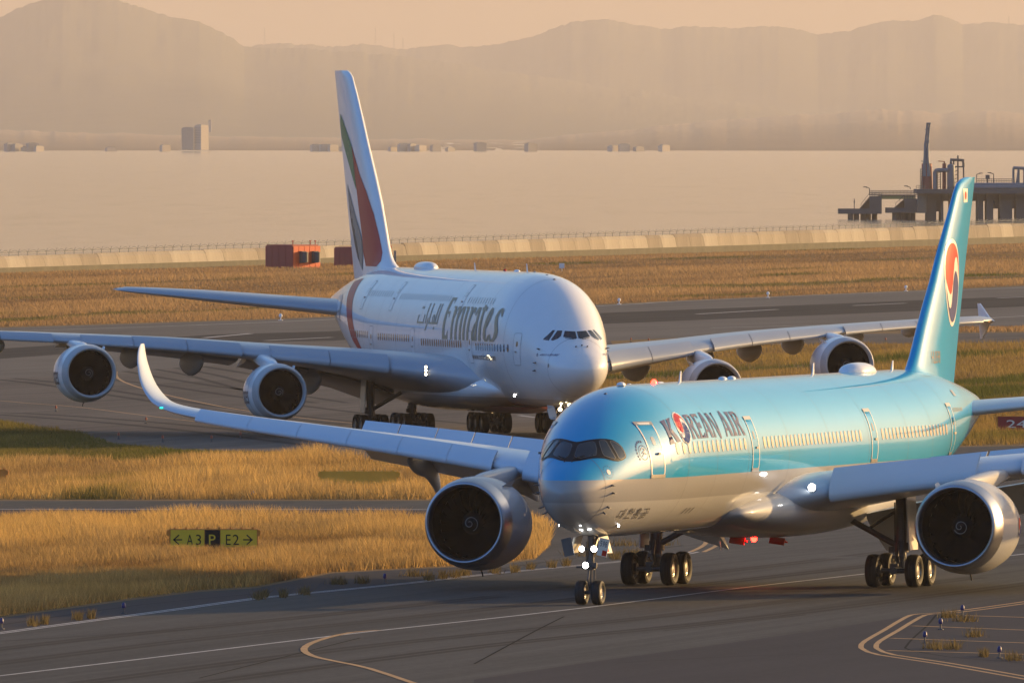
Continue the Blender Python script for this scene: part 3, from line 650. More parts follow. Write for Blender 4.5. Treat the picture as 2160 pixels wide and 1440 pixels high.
# aerofoil: list of (fraction of chord, half thickness ratio sign) around the section from the trailing edge over the top
AF = [1., .92, .82, .70, .58, .46, .35, .25, .16, .09, .045, .018, .004]
def af_t(s): return 2.969 * math.sqrt(max(s, 0)) * .5 - .63 * s - 1.758 * s * s + 1.4215 * s ** 3 - .5075 * s ** 4
class Wing:
    """st: rows of (Y, X of leading edge, Z, chord, thickness ratio, incidence deg, cant deg)"""
    def __init__(s, st, side=1):
        s.side = side; ys = [i for i in range(len(st))]; s.n = len(st)
        s.f = [pchip([r[0] for r in st], [r[k] for r in st]) for k in range(1, 7)] if all(st[i + 1][0] > st[i][0] for i in range(len(st) - 1)) else None
        s.st = st
    def row(s, Y): return (Y,) + tuple(f(Y) for f in s.f)
    def pt(s, Y, c, up, extra=0., row=None):
        Y, X, Z, ch, tc, inc, cant = row or s.row(Y)
        t = af_t(c) * tc * (1.12 if up > 0 else .88) * up
        camber = .018 * 4 * c * (1 - c)
        a = R(inc); lx, lz = (c - .3) * ch, (t + camber) * ch + extra * up
        x = .3 * ch + lx * math.cos(a) + lz * math.sin(a); z = lz * math.cos(a) - lx * math.sin(a)
        k = R(cant)
        return Vector((X + x, s.side * (Y - z * math.sin(k)), Z + z * math.cos(k)))
    def section(s, Y, cut=1., row=None):
        cs = [c * cut for c in AF]
        return [s.pt(Y, c, 1, row=row) for c in cs] + [s.pt(Y, 0, 1, row=row)] + [s.pt(Y, c, -1, row=row) for c in reversed(cs)]
    def skin(s, name, Ys, root, mats, cut=1., ang=50):
        mb = MB(); rows = [s.section(Y, cut(Y) if callable(cut) else cut) for Y in Ys]
        mb.grid(rows, True, 0, True, True)
        return mb.build(name, mats, root, ang)
    def slat(s, Y0, Y1, parent, material, droop=14., fwd=.22, down=.10, chord=1.0, name='slat'):
        """a leading-edge slat: curved shell run out ahead of and below the nose of the wing"""
        mb = MB(); rows = []
        for k in range(5):
            Y = Y0 + (Y1 - Y0) * k / 4; ch = s.row(Y)[3]; c1 = chord / ch * (.72 + .28 * min(1, ch / 7.)); c2 = .030
            ref = s.pt(Y, 0, 1)
            base = [s.pt(Y, c1 * (1 - i / 7) ** 1.6, 1, .012) for i in range(8)] + [s.pt(Y, c2 * (i / 4), -1, .012) for i in range(1, 5)]
            base += list(reversed([s.pt(Y, c1 * .99, 1, -.05), s.pt(Y, c1 * .6, 1, -.10), s.pt(Y, .012, 1, -.06)])); a = -R(droop)
            rows.append([Vector((ref.x + (p.x - ref.x) * math.cos(a) + (p.z - ref.z) * math.sin(a) - fwd, p.y, ref.z + (p.z - ref.z) * math.cos(a) - (p.x - ref.x) * math.sin(a) - down)) for p in base])
        mb.grid(rows, True, 0)
        return mb.build(name, material, parent, 60)
    def panel(s, Y0, Y1, c0, c1, ang, parent, material, name='spoiler', th=.05):
        """a hinged panel on the upper skin, rotated up about its front edge"""
        mb = MB(); a = R(ang); rows = []
        for Y in (Y0, Y1):
            h = s.pt(Y, c0, 1, .02); L = s.row(Y)[3] * (c1 - c0)
            dirn = (s.pt(Y, c1, 1, .02) - h).normalized(); u = Vector((dirn.x * math.cos(a) - dirn.z * math.sin(a), 0, dirn.x * math.sin(a) + dirn.z * math.cos(a)))
            nn = Vector((-u.z, 0, u.x)); e = h + u * L
            rows.append([h, e, e - nn * th * .5, h - nn * th])
        mb.grid(rows, True, 0, True, True)
        return mb.build(name, material, parent, smooth=False)
    def flap(s, Y0, Y1, c0, ang, parent, material, name='flap', drop=.12, ext=1.06):
        mb = MB(); rows = []
        for k in range(4):
            Y = Y0 + (Y1 - Y0) * k / 3; ch = s.row(Y)[3]; h = s.pt(Y, c0, -1); L = ch * (ext - c0); a = R(ang); row = []
            for c, t in [(1, .0), (.8, .035), (.5, .07), (.2, .075), (.05, .045), (0, 0), (.05, -.03), (.3, -.045), (.7, -.02)]:
                x, z = c * L, t * L; row.append(Vector((h.x + .1 + x * math.cos(a) + z * math.sin(a), h.y, h.z - drop * ch * .1 + z * math.cos(a) - x * math.sin(a))))
            rows.append(row)
        mb.grid(rows, True, 0, True, True)
        return mb.build(name, material, parent, 50)
    def canoe(s, Y, c0, c1, depth, width, droop, parent, material, name='flap_fairing'):
        """flap track fairing: a slender boat shape below the wing, its tail hanging with the flap"""
        mb = MB(); rows = []; a = s.pt(Y, c0, -1); ch = s.row(Y)[3]; L = ch * (c1 - c0)
        for k in range(15):
            t = k / 14; w = width * math.sin(math.pi * min(1, (t * .96 + .02))) ** .6; dpt = depth * math.sin(math.pi * (t * .96 + .02)) ** .65
            tail = max(0, t - .45); zz = a.z - depth * .35 - dpt * .15 - tail * tail * L * droop; x = a.x + t * L
            rows.append([Vector((x, a.y + w * .5 * math.cos(q), zz + dpt * .62 * math.sin(q))) for q in [2 * math.pi * j / 12 for j in range(12)]])
        mb.grid(rows, True, 0, True, True)
        return mb.build(name, material, parent, 180)

def fin_fn(le, te, z0, z1, tc):
    """a vertical surface: le(z), te(z) give its edges; returns skin(x, z, off) for one side"""
    def skin(side):
        def f(x, z, o):
            a, b = le(z), te(z); c = min(max((x - a) / (b - a), 0), 1); t = af_t(c) * tc(z) * (b - a)
            return Vector((x, side * (t + o), z))
        return f
    return skin
def fin_build(le, te, zs, tc, root, material, name='vertical_tail'):
    mb = MB(); rows = []
    for z in zs:
        a, b = le(z), te(z); w = b - a
        up = [Vector((a + c * w, af_t(c) * tc(z) * w, z)) for c in AF]; dn = [Vector((a + c * w, -af_t(c) * tc(z) * w, z)) for c in reversed(AF)]
        rows.append(up + [Vector((a, 0, z))] + dn)
    mb.grid(rows, True, 0, True, True)
    return mb.build(name, material, root, 60)

def wheel(parent, c, r, w, dark=False, axle='y'):
    """tyre and rim, two pieces"""
    mb = MB(); h = w / 2
    prof = [(-h * .72, r * .58), (-h * .90, r * .66), (-h, r * .80), (-h * .86, r * .93), (-h * .5, r * .992), (-h * .28, r), (-h * .26, r * .985), (-h * .2, r * .985), (-h * .18, r), (h * .18, r), (h * .2, r * .985), (h * .26, r * .985), (h * .28, r), (h * .5, r * .992), (h * .86, r * .93), (h, r * .80), (h * .90, r * .66), (h * .72, r * .58)]
    mb.lathe(prof, (0, 0, 0), 'y', 28)
    t = mb.build('tyre', M['tyre'], parent, 35); t.location = c
    mb = MB()
    mb.lathe([(-h * .74, r * .60), (-h * .80, r * .57), (-h * .55, r * .50), (-h * .45, r * .34), (-h * .62, r * .30), (-h * .66, r * .12), (-h * .70, .001)], (0, 0, 0), 'y', 24)
    mb.lathe([(h * .74, r * .60), (h * .80, r * .57), (h * .55, r * .50), (h * .45, r * .34), (h * .62, r * .30), (h * .66, r * .12), (h * .70, .001)], (0, 0, 0), 'y', 24)
    for k in range(10):                                               # bolt bosses round the hub
        q = 2 * math.pi * k / 10
        for sd in (-1, 1): mb.box((math.cos(q) * r * .40, sd * h * .50, math.sin(q) * r * .40), (.05, .05, .05))
    rm = mb.build('rim', M['rim_dark'] if dark else M['rim'], parent, 35); rm.location = c
    return t, rm
WHEEL_CACHE = {}
def put_wheel(parent, c, r, w, dark=False):
    k = (round(r, 3), round(w, 3), dark)
    if k not in WHEEL_CACHE: WHEEL_CACHE[k] = [o.data for o in wheel(parent, c, r, w, dark)]
    else:
        for nm, d in zip(('tyre', 'rim'), WHEEL_CACHE[k]): link(nm, d, parent).location = c

def lamp(name, c, r, parent, material, d=(-1, 0, 0), rim=True):
    """a landing light: dish, glass"""
    z = Vector(d).to_track_quat('X', 'Z').to_matrix(); mb = MB()
    mb.lathe([(-.12, r * .3), (-.1, r * .8), (.02, r * 1.08), (.05, r * 1.1), (.05, r)], (0, 0, 0), 'x', 16)
    mb.lathe([(.03, r), (.045, r * .6), (.05, .001)], (0, 0, 0), 'x', 16, 1)
    o = mb.build(name, [M['dark_metal'], material], parent, 40); o.location = c; o.rotation_euler = z.to_euler(); return o

def engine(root, c, k, cowl, lip_mat, nblades, spiral_phase, name='engine', text=None):
    """turbofan: nacelle, polished lip, fan with its blades and spiral-marked spinner, core nozzle. k scales it"""
    e = bpy.data.objects.new(name, None); COL.objects.link(e); e.parent = root; e.location = c; e.rotation_euler = (0, R(1.6), 0)
    mb = MB()
    mb.lathe([(x * k, r * k) for x, r in [(.80, 1.877), (1.3, 1.935), (2.1, 1.965), (3.0, 1.93), (3.9, 1.80), (4.7, 1.60), (5.35, 1.40), (5.36, 1.36), (4.6, 1.42), (4.0, 1.45)]], n=72)
    link('nacelle', mb.mesh('nacelle', cowl, 50), e)
    mb = MB()
    mb.lathe([(x * k, r * k) for x, r in [(.796, 1.8765), (.55, 1.836), (.30, 1.775), (.14, 1.725), (.05, 1.685), (.0, 1.635), (.02, 1.585), (.09, 1.545), (.22, 1.51), (.40, 1.49)]], n=72)
    mb.build('inlet_lip', lip_mat, e, 180)
    mb = MB(); mb.lathe([(x * k, r * k) for x, r in [(.40, 1.49), (.7, 1.475), (1.25, 1.505), (1.75, 1.52)]], n=64)
    mb.lathe([(1.70 * k, 1.50 * k), (1.72 * k, .1)], n=48)
    mb.build('inlet_duct', M['duct'], e, 60)
    mb = MB(); mb.lathe([(.80 * k, .001), (.83 * k, .06 * k), (.92 * k, .16 * k), (1.10 * k, .31 * k), (1.32 * k, .46 * k), (1.55 * k, .54 * k)], n=32)
    mb.build('spinner', M['black'], e, 60)
    mb = MB(); rows = []
    for i in range(40):
        t = i / 39; r = (.05 + .27 * t) * k; x = (.79 + .34 * (max(r / k - .03, 0) / .30) ** 1.35) * k - .02; a = spiral_phase + t * 2 * math.pi * 1.55; w = .016 * k
        rows.append([(x, (r - w) * math.cos(a), (r - w) * math.sin(a)), (x, (r + w) * math.cos(a), (r + w) * math.sin(a))])
    mb.grid(rows); mb.build('spiral_mark', M['flag_grey'], e)
    bl = None
    for i in range(nblades):
        if bl is None:
            mb = MB(); rows = []
            for j in range(8):
                t = j / 7; r = (.46 + (1.47 - .46) * t) * k; tw = R(28 + 32 * t); sw = .10 * math.sin(math.pi * t) - .10 * t * t; hw = (.16 + .10 * math.sin(math.pi * min(t * 1.05, 1))) * k
                row = []
                for q, thk in ((-1, 0), (0, .012), (1, 0), (0, -.012)):
                    dx = q * hw * math.cos(tw); dt = q * hw * math.sin(tw) + sw * k
                    row.append((1.36 * k + dx + thk, dt, r))
                rows.append(row)
            mb.grid(rows, True, 0, True, True); bl = mb.mesh('fan_blade', M['blade'], 60)
        b = link('fan_blade', bl, e); b.rotation_euler = (2 * math.pi * i / nblades, 0, 0)
    mb = MB(); mb.lathe([(x * k, r * k) for x, r in [(3.9, 1.15), (4.9, 1.05), (5.8, .82), (6.5, .62), (6.5, .56), (5.8, .70)]], n=40)
    mb.lathe([(x * k, r * k) for x, r in [(5.6, .45), (6.4, .40), (7.1, .16), (7.25, .01)]], n=32)
    mb.build('core_nozzle', M['dark_metal'], e, 60)
    mb = MB()                                                           # strake and drain mast
    mb.tube([(2.6 * k, 0, -1.93 * k), (2.85 * k, .02, -2.06 * k), (2.95 * k, .02, -2.20 * k)], .035, 8)
    mb.build('drain_mast', M['gear_metal'], e)
    return e

def strake(e, k, side, material):
    mb = MB(); a = R(52); y, z = side * math.cos(a), math.sin(a); rr = 1.93 * k
    mb.add([(1.5 * k, y * rr - z * .02 * side, z * rr), (1.5 * k, y * rr + z * .02 * side, z * rr), (2.9 * k, y * rr, z * rr), (2.0 * k, y * (rr + .30), z * (rr + .30)), (2.75 * k, y * (rr + .38), z * (rr + .38))], [(0, 3, 4, 2), (1, 2, 4, 3), (0, 1, 3)])
    mb.build('strake', material, e)

def pylon(root, c, k, wp, material):
    """engine strut from the nacelle crown up to the wing's leading edge"""
    rows = []; x0 = c[0] + 1.75 * k; x1 = wp.x + 3.6
    for i in range(16):
        t = i / 15; x = x0 + (x1 - x0) * t
        top = (c[2] + 1.90 * k) + ((wp.z + .12) - (c[2] + 1.90 * k)) * min(1, (t / .62)) ** .72 if t < .62 else wp.z + .12 - (t - .62) * .9
        bot = c[2] + 1.35 * k + max(0, t - .35) * 1.3
        w = .40 * k * (math.sin(math.pi * min(.5, t * 1.4 + .06))) ** .7 * (1 if t < .7 else 1 - (t - .7) * 1.6)
        m = (top + bot) / 2; h = (top - bot) / 2
        rows.append([(x, c[1] + w * math.copysign(abs(math.cos(q)) ** .55, math.cos(q)), m + h * math.copysign(abs(math.sin(q)) ** .7, math.sin(q))) for q in [2 * math.pi * j / 20 for j in range(20)]])
    mb = MB(); mb.grid(rows, True, 0, True, True); return mb.build('pylon', material, root, 60)

def blade_antenna(parent, p, h, chord=.35, sweep=.2, name='antenna', material=None, up=1):
    mb = MB(); w = .03
    mb.add([(p[0], p[1] - w, p[2]), (p[0], p[1] + w, p[2]), (p[0] + chord, p[1], p[2]), (p[0] + sweep, p[1] - w * .4, p[2] + h * up), (p[0] + sweep, p[1] + w * .4, p[2] + h * up), (p[0] + sweep + chord * .55, p[1], p[2] + h * up)],
           [(0, 3, 5, 2), (1, 2, 5, 4), (0, 1, 4, 3), (3, 4, 5)])
    return mb.build(name, material or M['white_paint'], parent, smooth=False)
def dome(parent, p, l, w, h, name, material, emat=None):
    rows = []
    for i in range(9):
        t = -1 + 2 * i / 8; s = math.sqrt(max(1 - abs(t) ** 2.6, 0)) + .001
        rows.append([(p[0] + t * l / 2, p[1] + w / 2 * s * math.cos(q), p[2] + h * s ** .8 * max(math.sin(q), -.15) ) for q in [math.pi * (-.08 + 1.16 * j / 12) for j in range(13)]])
    mb = MB(); mb.grid(rows, False); return mb.build(name, material, parent, 180)

# letter shapes for the big titles: polygons in a box one unit wide and high
SERIF = {
 'K': [[(0, 1), (.42, 1), (.34, .78), (.34, .22), (.42, 0), (0, 0), (.08, .22), (.08, .78)], [(.36, .46), (.56, 1), (.96, 1), (.78, .86), (.56, .56)], [(.42, .62), (.62, .50), (1.02, .0), (.66, 0), (.36, .46)]],
 'R': [[(0, 1), (.38, 1), (.34, .8), (.34, .2), (.42, 0), (0, 0), (.08, .2), (.08, .8)], [(.33, 1), (.72, .99), (.93, .86), (.94, .64), (.74, .50), (.33, .46), (.33, .56), (.56, .60), (.66, .70), (.66, .80), (.56, .88), (.33, .90)], [(.46, .50), (.72, .50), (1.05, 0), (.74, 0)]],
 'E': [[(0, 1), (.42, 1), (.36, .8), (.36, .2), (.42, 0), (0, 0), (.08, .2), (.08, .8)], [(.36, 1), (.95, 1), (.90, .78), (.70, .88), (.36, .88)], [(.36, .56), (.78, .62), (.78, .40), (.36, .46)], [(.36, .12), (.72, .12), (.96, .26), (1., 0), (.36, 0)]],
 'A': [[(.30, 1.04), (.60, 1.04), (1.05, 0), (.66, 0), (.42, .74)], [(.40, .82), (.30, .60), (.12, 0), (-.08, 0), (.26, 1.0)], [(.22, .34), (.62, .34), (.66, .22), (.18, .22)]],
 'N': [[(0, 1), (.28, 1), (.22, .8), (.20, .2), (.26, 0), (0, 0), (.06, .2), (.06, .8)], [(.10, 1), (.36, 1), (.98, .0), (.92, -.06), (.78, -.06)], [(.78, 1), (1.02, 1), (.96, .8), (.98, -.06), (.84, .1), (.84, .8)]],
 'I': [[(0, 1), (1, 1), (.82, .8), (.82, .2), (1, 0), (0, 0), (.18, .2), (.18, .8)]],
}
def ring_arc(cx, cy, rx, ry, a0, a1, n=20): return [(cx + rx * math.cos(R(a0 + (a1 - a0) * k / n)), cy + ry * math.sin(R(a0 + (a1 - a0) * k / n))) for k in range(n + 1)]
def emblem(cx, cy, rx, ry):
    """round two-part swirl: outer rim, white ground, red upper and blue lower comma"""
    rim = ring_arc(cx, cy, rx * 1.09, ry * 1.09, 0, 360, 40)[:-1]
    white = ring_arc(cx, cy, rx, ry, 0, 360, 40)[:-1]
    def pt(a, b): return (cx + rx * a, cy + ry * b)
    red = [pt(math.cos(R(t)) * .985, math.sin(R(t)) * .985) for t in range(6, 175, 8)] + [pt(*q) for q in ((-.93, .02), (-.74, -.16), (-.52, -.27), (-.36, -.29), (-.20, -.22), (-.03, .0), (.07, .25), (.17, .47), (.29, .60), (.45, .64), (.62, .60), (.80, .42), (.93, .2))]
    blue = [(2 * cx - x, 2 * cy - y) for x, y in red]
    return rim, white, red, blue

def seams(root, body, xs):
    for X in xs:
        mb = MB(); mb.grid([[body.pt(X + d, 2 * math.pi * k / 96) + body.nrm(X + d, 2 * math.pi * k / 96) * .004 for k in range(96)] for d in (-.009, .009)], True); mb.build('skin_seam', M['seam'], root)

# ------------------------------------------------------------------ the light-blue twin-engine airliner
PA = (1.85, 643.27, .2828)
twin = empty('airliner', (PA[0], PA[1], 0), math.pi / 2 - PA[2], 'light blue twin-engine airliner with a round red and blue emblem on its fin', 'airliner')
BD = B350
fuselage(BD, 'fuselage', M['blue_livery'], twin)
# belly fairing
mb = MB(); rows = []
for i in range(40):
    t = i / 39; X = 18.5 + t * 25.5; s = math.sin(math.pi * min(max(t, .001), .999)) ** .55
    w = 2.2 + 1.35 * s; top = 3.55 + 1.15 * s; bot = 3.2 - 1.12 * s; m = 3.35
    rows.append([(X, w * math.copysign(abs(math.cos(q)) ** .8, math.cos(q)), m + ((top - m) if math.sin(q) > 0 else (m - bot)) * math.copysign(abs(math.sin(q)) ** .85, math.sin(q))) for q in [2 * math.pi * k / 40 for k in range(40)]])
mb.grid(rows, True, 0, True, True); mb.build('belly_fairing', M['silver_paint'], twin, 180)

W350 = lambda sd: Wing([(2.6, 23.6, 3.62, 14.0, .125, 2.5, 5), (4.5, 25.15, 3.98, 12.4, .125, 2.5, 5), (10.2, 29.05, 4.80, 9.4, .118, 1.5, 5.5), (15, 32.25, 5.38, 7.6, .115, 1., 5.5), (20.2, 35.7, 5.95, 6.0, .11, .5, 5.5), (28.0, 40.85, 6.80, 3.9, .10, 0, 6),
    (29.4, 41.9, 7.02, 3.3, .10, 0, 14), (30.4, 42.85, 7.32, 2.75, .10, 0, 32), (31.25, 43.95, 7.95, 2.2, .095, 0, 55), (31.8, 45.0, 8.75, 1.65, .09, 0, 70), (32.15, 46.15, 9.60, .95, .085, 0, 78), (32.2, 46.6, 9.82, .55, .08, 0, 80)], sd)
for sd in (1, -1):
    wg = W350(sd)
    o = wg.skin('wing', [2.6, 3.5, 4.5, 6, 8, 10.2, 12, 13.5, 15, 17, 19, 20.2, 22.5, 25, 27.7, 28.1, 28.4, 28.7, 29, 29.4, 29.65, 29.9, 30.15, 30.4, 30.6, 30.8, 31, 31.2, 31.35, 31.5, 31.6, 31.7, 31.8, 31.88, 31.95, 32.02, 32.08, 32.12, 32.16, 32.2], twin, M['wing_grey'], lambda Y: .80 if Y < 27.6 else (1. if Y > 28.2 else .9))
    yb = [27.85, 24.9, 22.15, 19.4, 16.6, 13.9, 11.45]
    for i in range(6): wg.slat(yb[i + 1] + .010, yb[i] - .010, o, M['wing_grey'], 15, .24, .14, 1.0)
    wg.slat(4.5, 9.8, o, M['wing_grey'], 24, .25, .30, 1.40)
    for i, (a, b) in enumerate([(18.4, 20.2), (16.5, 18.35), (14.65, 16.45), (12.8, 14.6), (10.95, 12.75), (8.6, 10.9), (6.2, 8.5)]): wg.panel(a, b, .68, .80 if i < 5 else .78, 43, o, M['wing_grey'])
    for a, b in ((3.4, 10.4), (10.7, 20.4)): wg.flap(a, b, .78, 26, o, M['wing_grey'], drop=.25)
    wg.flap(20.6, 27.5, .79, 6, o, M['wing_grey'], 'aileron', ext=1.0)
    for Y, dp, dr in ((7.4, 1.15, .4), (12.6, 1.05, .6), (17.3, 1.0, 1.15)): wg.canoe(Y, .50, 1.20, dp, .62, dr, o, M['wing_under'])
    # slat track slots, shadow drawn in as dark notches along the slats' rear edge
    for Y in [11.9 + 1.28 * k for k in range(13)]:
        p = wg.pt(Y, .115, 1, .02); mb = MB(); mb.box((0, 0, 0), (.42, .07, .04)); b = mb.build('slat_track_shade', M['seam'], o); b.location = p; b.rotation_euler = (0, R(-8), R(-30 * sd))
    wp = wg.pt(10.5, 0, 1)
    e = engine(twin, (22.35, 10.5 * sd, 2.80), 1.0, [M['silver_paint']], M['bare_metal'], 22, 1.0 if sd > 0 else 2.4)
    pylon(twin, (22.35, 10.5 * sd, 2.80), 1.0, wp, M['silver_paint']); strake(e, 1., -sd, M['silver_paint'])
    rim, wh, red, blu = emblem(3.5, 0, .42, .42)
    cyl = lambda x, z, off, s=-1: Vector((x, s * (1.90 - .0 + off) * math.cos(z / 1.9) - (0), 1.90 * math.sin(z / 1.9)))
    def nac_skin(x, z, off, s=sd):
        r = float(np.interp(x, [.3, .7, 1.3, 2.1, 3.0, 3.9, 4.7, 5.35], [1.775, 1.865, 1.935, 1.965, 1.93, 1.80, 1.60, 1.40])) + off
        return Vector((x, s * r * math.cos(z / 1.9), r * math.sin(z / 1.9)))
    for pl, mt, of in ((rim, 'cream', .012), (wh, 'cream', .016), (red, 'red', .022), (blu, 'navy', .022)):
        link('emblem', flat_mesh('emblem', [pl], nac_skin, M[mt], cuts=.12, off=of, cutx=.12), e)
    lamp('wing_lamp', wg.pt(3.85, .004, 1) + Vector((-.05, 0, .12)), .16, o, M['lamp'])
    if sd > 0: nl = wg.pt(29.9, .0, 1)
    else: nl = wg.pt(29.9, .0, 1)
    mb = MB(); mb.box((0, 0, 0), (.12, .12, .07)); b = mb.build('navigation_lamp', M['green_lamp'] if sd > 0 else M['beacon'], o); b.location = nl + Vector((-.03, 0, 0))
    # tailplane
    hs = Wing([(.3, 56.9, 6.72, 7.4, .10, -1, 6), (1.5, 58.0, 6.86, 6.6, .10, -1, 6), (9.0, 64.0, 7.65, 2.6, .09, -1, 6), (9.4, 64.7, 7.70, 1.6, .07, -1, 6)], sd)
    hs.skin('horizontal_tail', [.3, 1.0, 1.8, 3, 5, 7, 9, 9.4], twin, M['wing_grey'], 1.)
# vertical tail
leA = pchip([7.5, 8.25, 8.47, 9.06, 9.9, 11.03, 12.37, 13.79, 15.21, 16.5, 16.85, 17.0], [51.5, 53.0, 54.2, 55.1, 55.95, 57.0, 58.5, 59.85, 61.4, 62.75, 63.4, 64.5]); teA = pchip([7.5, 12, 17.0], [62.2, 63.9, 66.1]); tcA = lambda z: .115
fin_build(leA, teA, [7.5, 8, 8.3, 8.6, 8.9, 9.3, 9.8, 10.5, 11.5, 12.5, 13.5, 14.5, 15.5, 16.3, 16.7, 16.9, 17.0], tcA, twin, M['blue_paint'])
fs = fin_fn(leA, teA, 7.5, 17, tcA)
for sd in (-1, 1):
    rim, wh, red, blu = emblem(61.15, 12.42, 1.30, 1.75)
    if sd > 0: red, blu = [[(2 * 61.15 - x, z) for x, z in q] for q in (red, blu)]
    for pl, mt, of in ((rim, 'cream', .012), (wh, 'cream', .018), (red, 'red', .026), (blu, 'navy', .026)):
        link('fin_emblem', flat_mesh('fin_emblem', [pl], fs(sd), M[mt], cuts=.3, off=of, cutx=.15), twin)
    link('registration', text_mesh('registration', text_polys('HL8598', 57.0, 58.5, 8.95, 9.5, sd > 0), fs(sd), M['seam'], cuts=.3), twin)
    link('flag_patch', flat_mesh('flag_patch', [rrect(63.35, 64.15, 15.9, 16.5, .02)], fs(sd), M['cream'], off=.012), twin)
    link('flag_patch', flat_mesh('flag_patch', [ring_arc(63.75, 16.2, .18, .18, 0, 360, 16)[:-1]], fs(sd), M['red'], off=.018), twin)

seams(twin, BD, (2.05, 8.9, 13.1, 17.9, 24.2, 30.6, 37.0, 43.4, 47.6, 51.2, 57.0))
# cockpit mask and panes on the nose
mask_half = [(0, 6.575), (-.131, 6.593), (-.367, 6.644), (-.595, 6.682), (-.817, 6.701), (-1.032, 6.693), (-1.247, 6.643), (-1.43, 6.522), (-1.576, 6.364), (-1.682, 6.179), (-1.742, 6.035), (-1.751, 5.931), (-1.692, 5.842), (-1.584, 5.80), (-1.46, 5.825), (-1.324, 5.881), (-1.162, 5.932), (-.977, 5.945), (-.789, 5.93), (-.62, 5.893), (-.402, 5.843), (-.124, 5.815), (0, 5.81)]
mask = mask_half + [(-y, z) for y, z in reversed(mask_half[1:-1])]
front = lambda y, z, o: BD.front(y, z, o)
link('cockpit_surround', flat_mesh('cockpit_surround', [mask], front, M['black'], cuts=.06, off=.012, cutx=.09), twin)
P1 = [(-.10, 6.40), (-.17, 6.50), (-.603, 6.592), (-.715, 6.535), (-.844, 6.302), (-.90, 6.057), (-.726, 5.995), (-.418, 5.932), (-.265, 5.93), (-.13, 6.0), (-.10, 6.15)]
P2 = [(-.817, 6.598), (-.849, 6.636), (-.999, 6.634), (-1.081, 6.569), (-1.258, 6.321), (-1.488, 5.953), (-1.485, 5.881), (-1.31, 5.946), (-1.139, 6.027), (-1.065, 6.119), (-.86, 6.50)]
P3 = [(-1.164, 6.593), (-1.24, 6.599), (-1.375, 6.524), (-1.534, 6.391), (-1.674, 6.179), (-1.728, 6.022), (-1.724, 5.945), (-1.63, 5.871), (-1.562, 5.925), (-1.421, 6.188), (-1.192, 6.528)]
for P in (P1, P2, P3):
    for s in (1, -1):
        q = [(y * s, z) for y, z in P]
        pn = link('cockpit_window', flat_mesh('cockpit_window', [q], front, M['pane'], cuts=.07, off=.022, cutx=.07), twin)
        link('window_frame', flat_mesh('window_frame', [outline(q, .018)], front, M['pane_frame'], cuts=.07, off=.026, cutx=.09), pn)
for y in (-.12, .20):
    mb = MB(); mb.tube([BD.front(y, 5.78, .03), BD.front(y * .9 - .02, 5.86, .06), BD.front(y - .38 * (1 if y < 0 else -1), 6.02, .05)], .018, 6); mb.build('wiper', M['black'], twin)

# doors with pale surrounds, on both sides; cabin windows
def door(root, body, side, x0, x1, z0, z1, seam, panel, wide=.055, r=.14, ledge=None):
    sk = side_skin(body, side); q = rrect(x0, x1, z0, z1, r)
    d = link('passenger_door', flat_mesh('passenger_door', [q], sk, panel, cuts=.2, off=.010, cutx=.4), root)
    link('door_outline', flat_mesh('door_outline', [outline(q, wide)], sk, seam, cuts=.2, off=.018, cutx=.4), d)
    link('door_pane', flat_mesh('door_pane', [rrect((x0 + x1) / 2 - .12, (x0 + x1) / 2 + .12, z0 + (z1 - z0) * .58, z0 + (z1 - z0) * .58 + .34, .09)], sk, M['cabin_pane'], off=.018), d)
    h = MB(); c = sk((x0 + x1) / 2 + .15, z0 + (z1 - z0) * .42, .03); h.box(c, (.34, .05, .09)); h.build('door_handle', M['rim'], d)
    if ledge:
        for z in ledge: link('door_sill', flat_mesh('door_sill', [rrect(x0 - .02, x1 + .02, z - .07, z + .07, .03)], sk, M['rim'], off=.028), d)
    return d
WIN = {}
def cabin_window(root, body, side, X, Z, w, h, material, key, frame=None):
    """one oval cabin window; those on the straight part of the hull share one mesh"""
    straight = 12.0 < X < 45.0; k = (key, side, round(Z, 2), material.name) if straight else (key, side, round(X, 2), round(Z, 2))
    if k not in WIN:
        x0 = 20.0 if straight else X
        pts = [(w / 2 * math.copysign(abs(math.cos(a)) ** .75, math.cos(a)), Z + h / 2 * math.copysign(abs(math.sin(a)) ** .8, math.sin(a))) for a in [2 * math.pi * j / 14 for j in range(14)]]
        sk = lambda x, z, o: body.xyz(x + x0, z, side, o) - Vector((x0, 0, 0))
        WIN[k] = (flat_mesh('cabin_window', [pts], sk, material, cuts=.2, off=.012), flat_mesh('window_rim', [outline([(p[0] * 1.28, Z + (p[1] - Z) * 1.16) for p in pts], .028)], sk, frame or M['silver_paint'], cuts=.2, off=.016))
    a, b = WIN[k]; o = link('cabin_window', a, root); o.location = (X, 0, 0); link('window_rim', b, o)
for sd in (-1, 1):
    for x0, x1, in ((5.32, 6.42), (18.45, 19.5), (37.4, 38.4), (51.6, 52.5)): door(twin, BD, sd, x0, x1, 5.16, 7.30, M['cream'], M['blue_paint'], .07, ledge=(7.27, 5.16))
    for a, b, n in ((7.72, 17.43, 15), (20.43, 35.7, 26), (39.3, 50.4, 19)):
        for i in range(n):
            if sd < 0: cabin_window(twin, BD, sd, a + (b - a) * i / (n - 1), 6.25, .26, .42, M['sky_sheen_pane'] if i > 1 or a > 30 else M['gold'], 'twin')  # first panes duller, with less of the reflection painted in
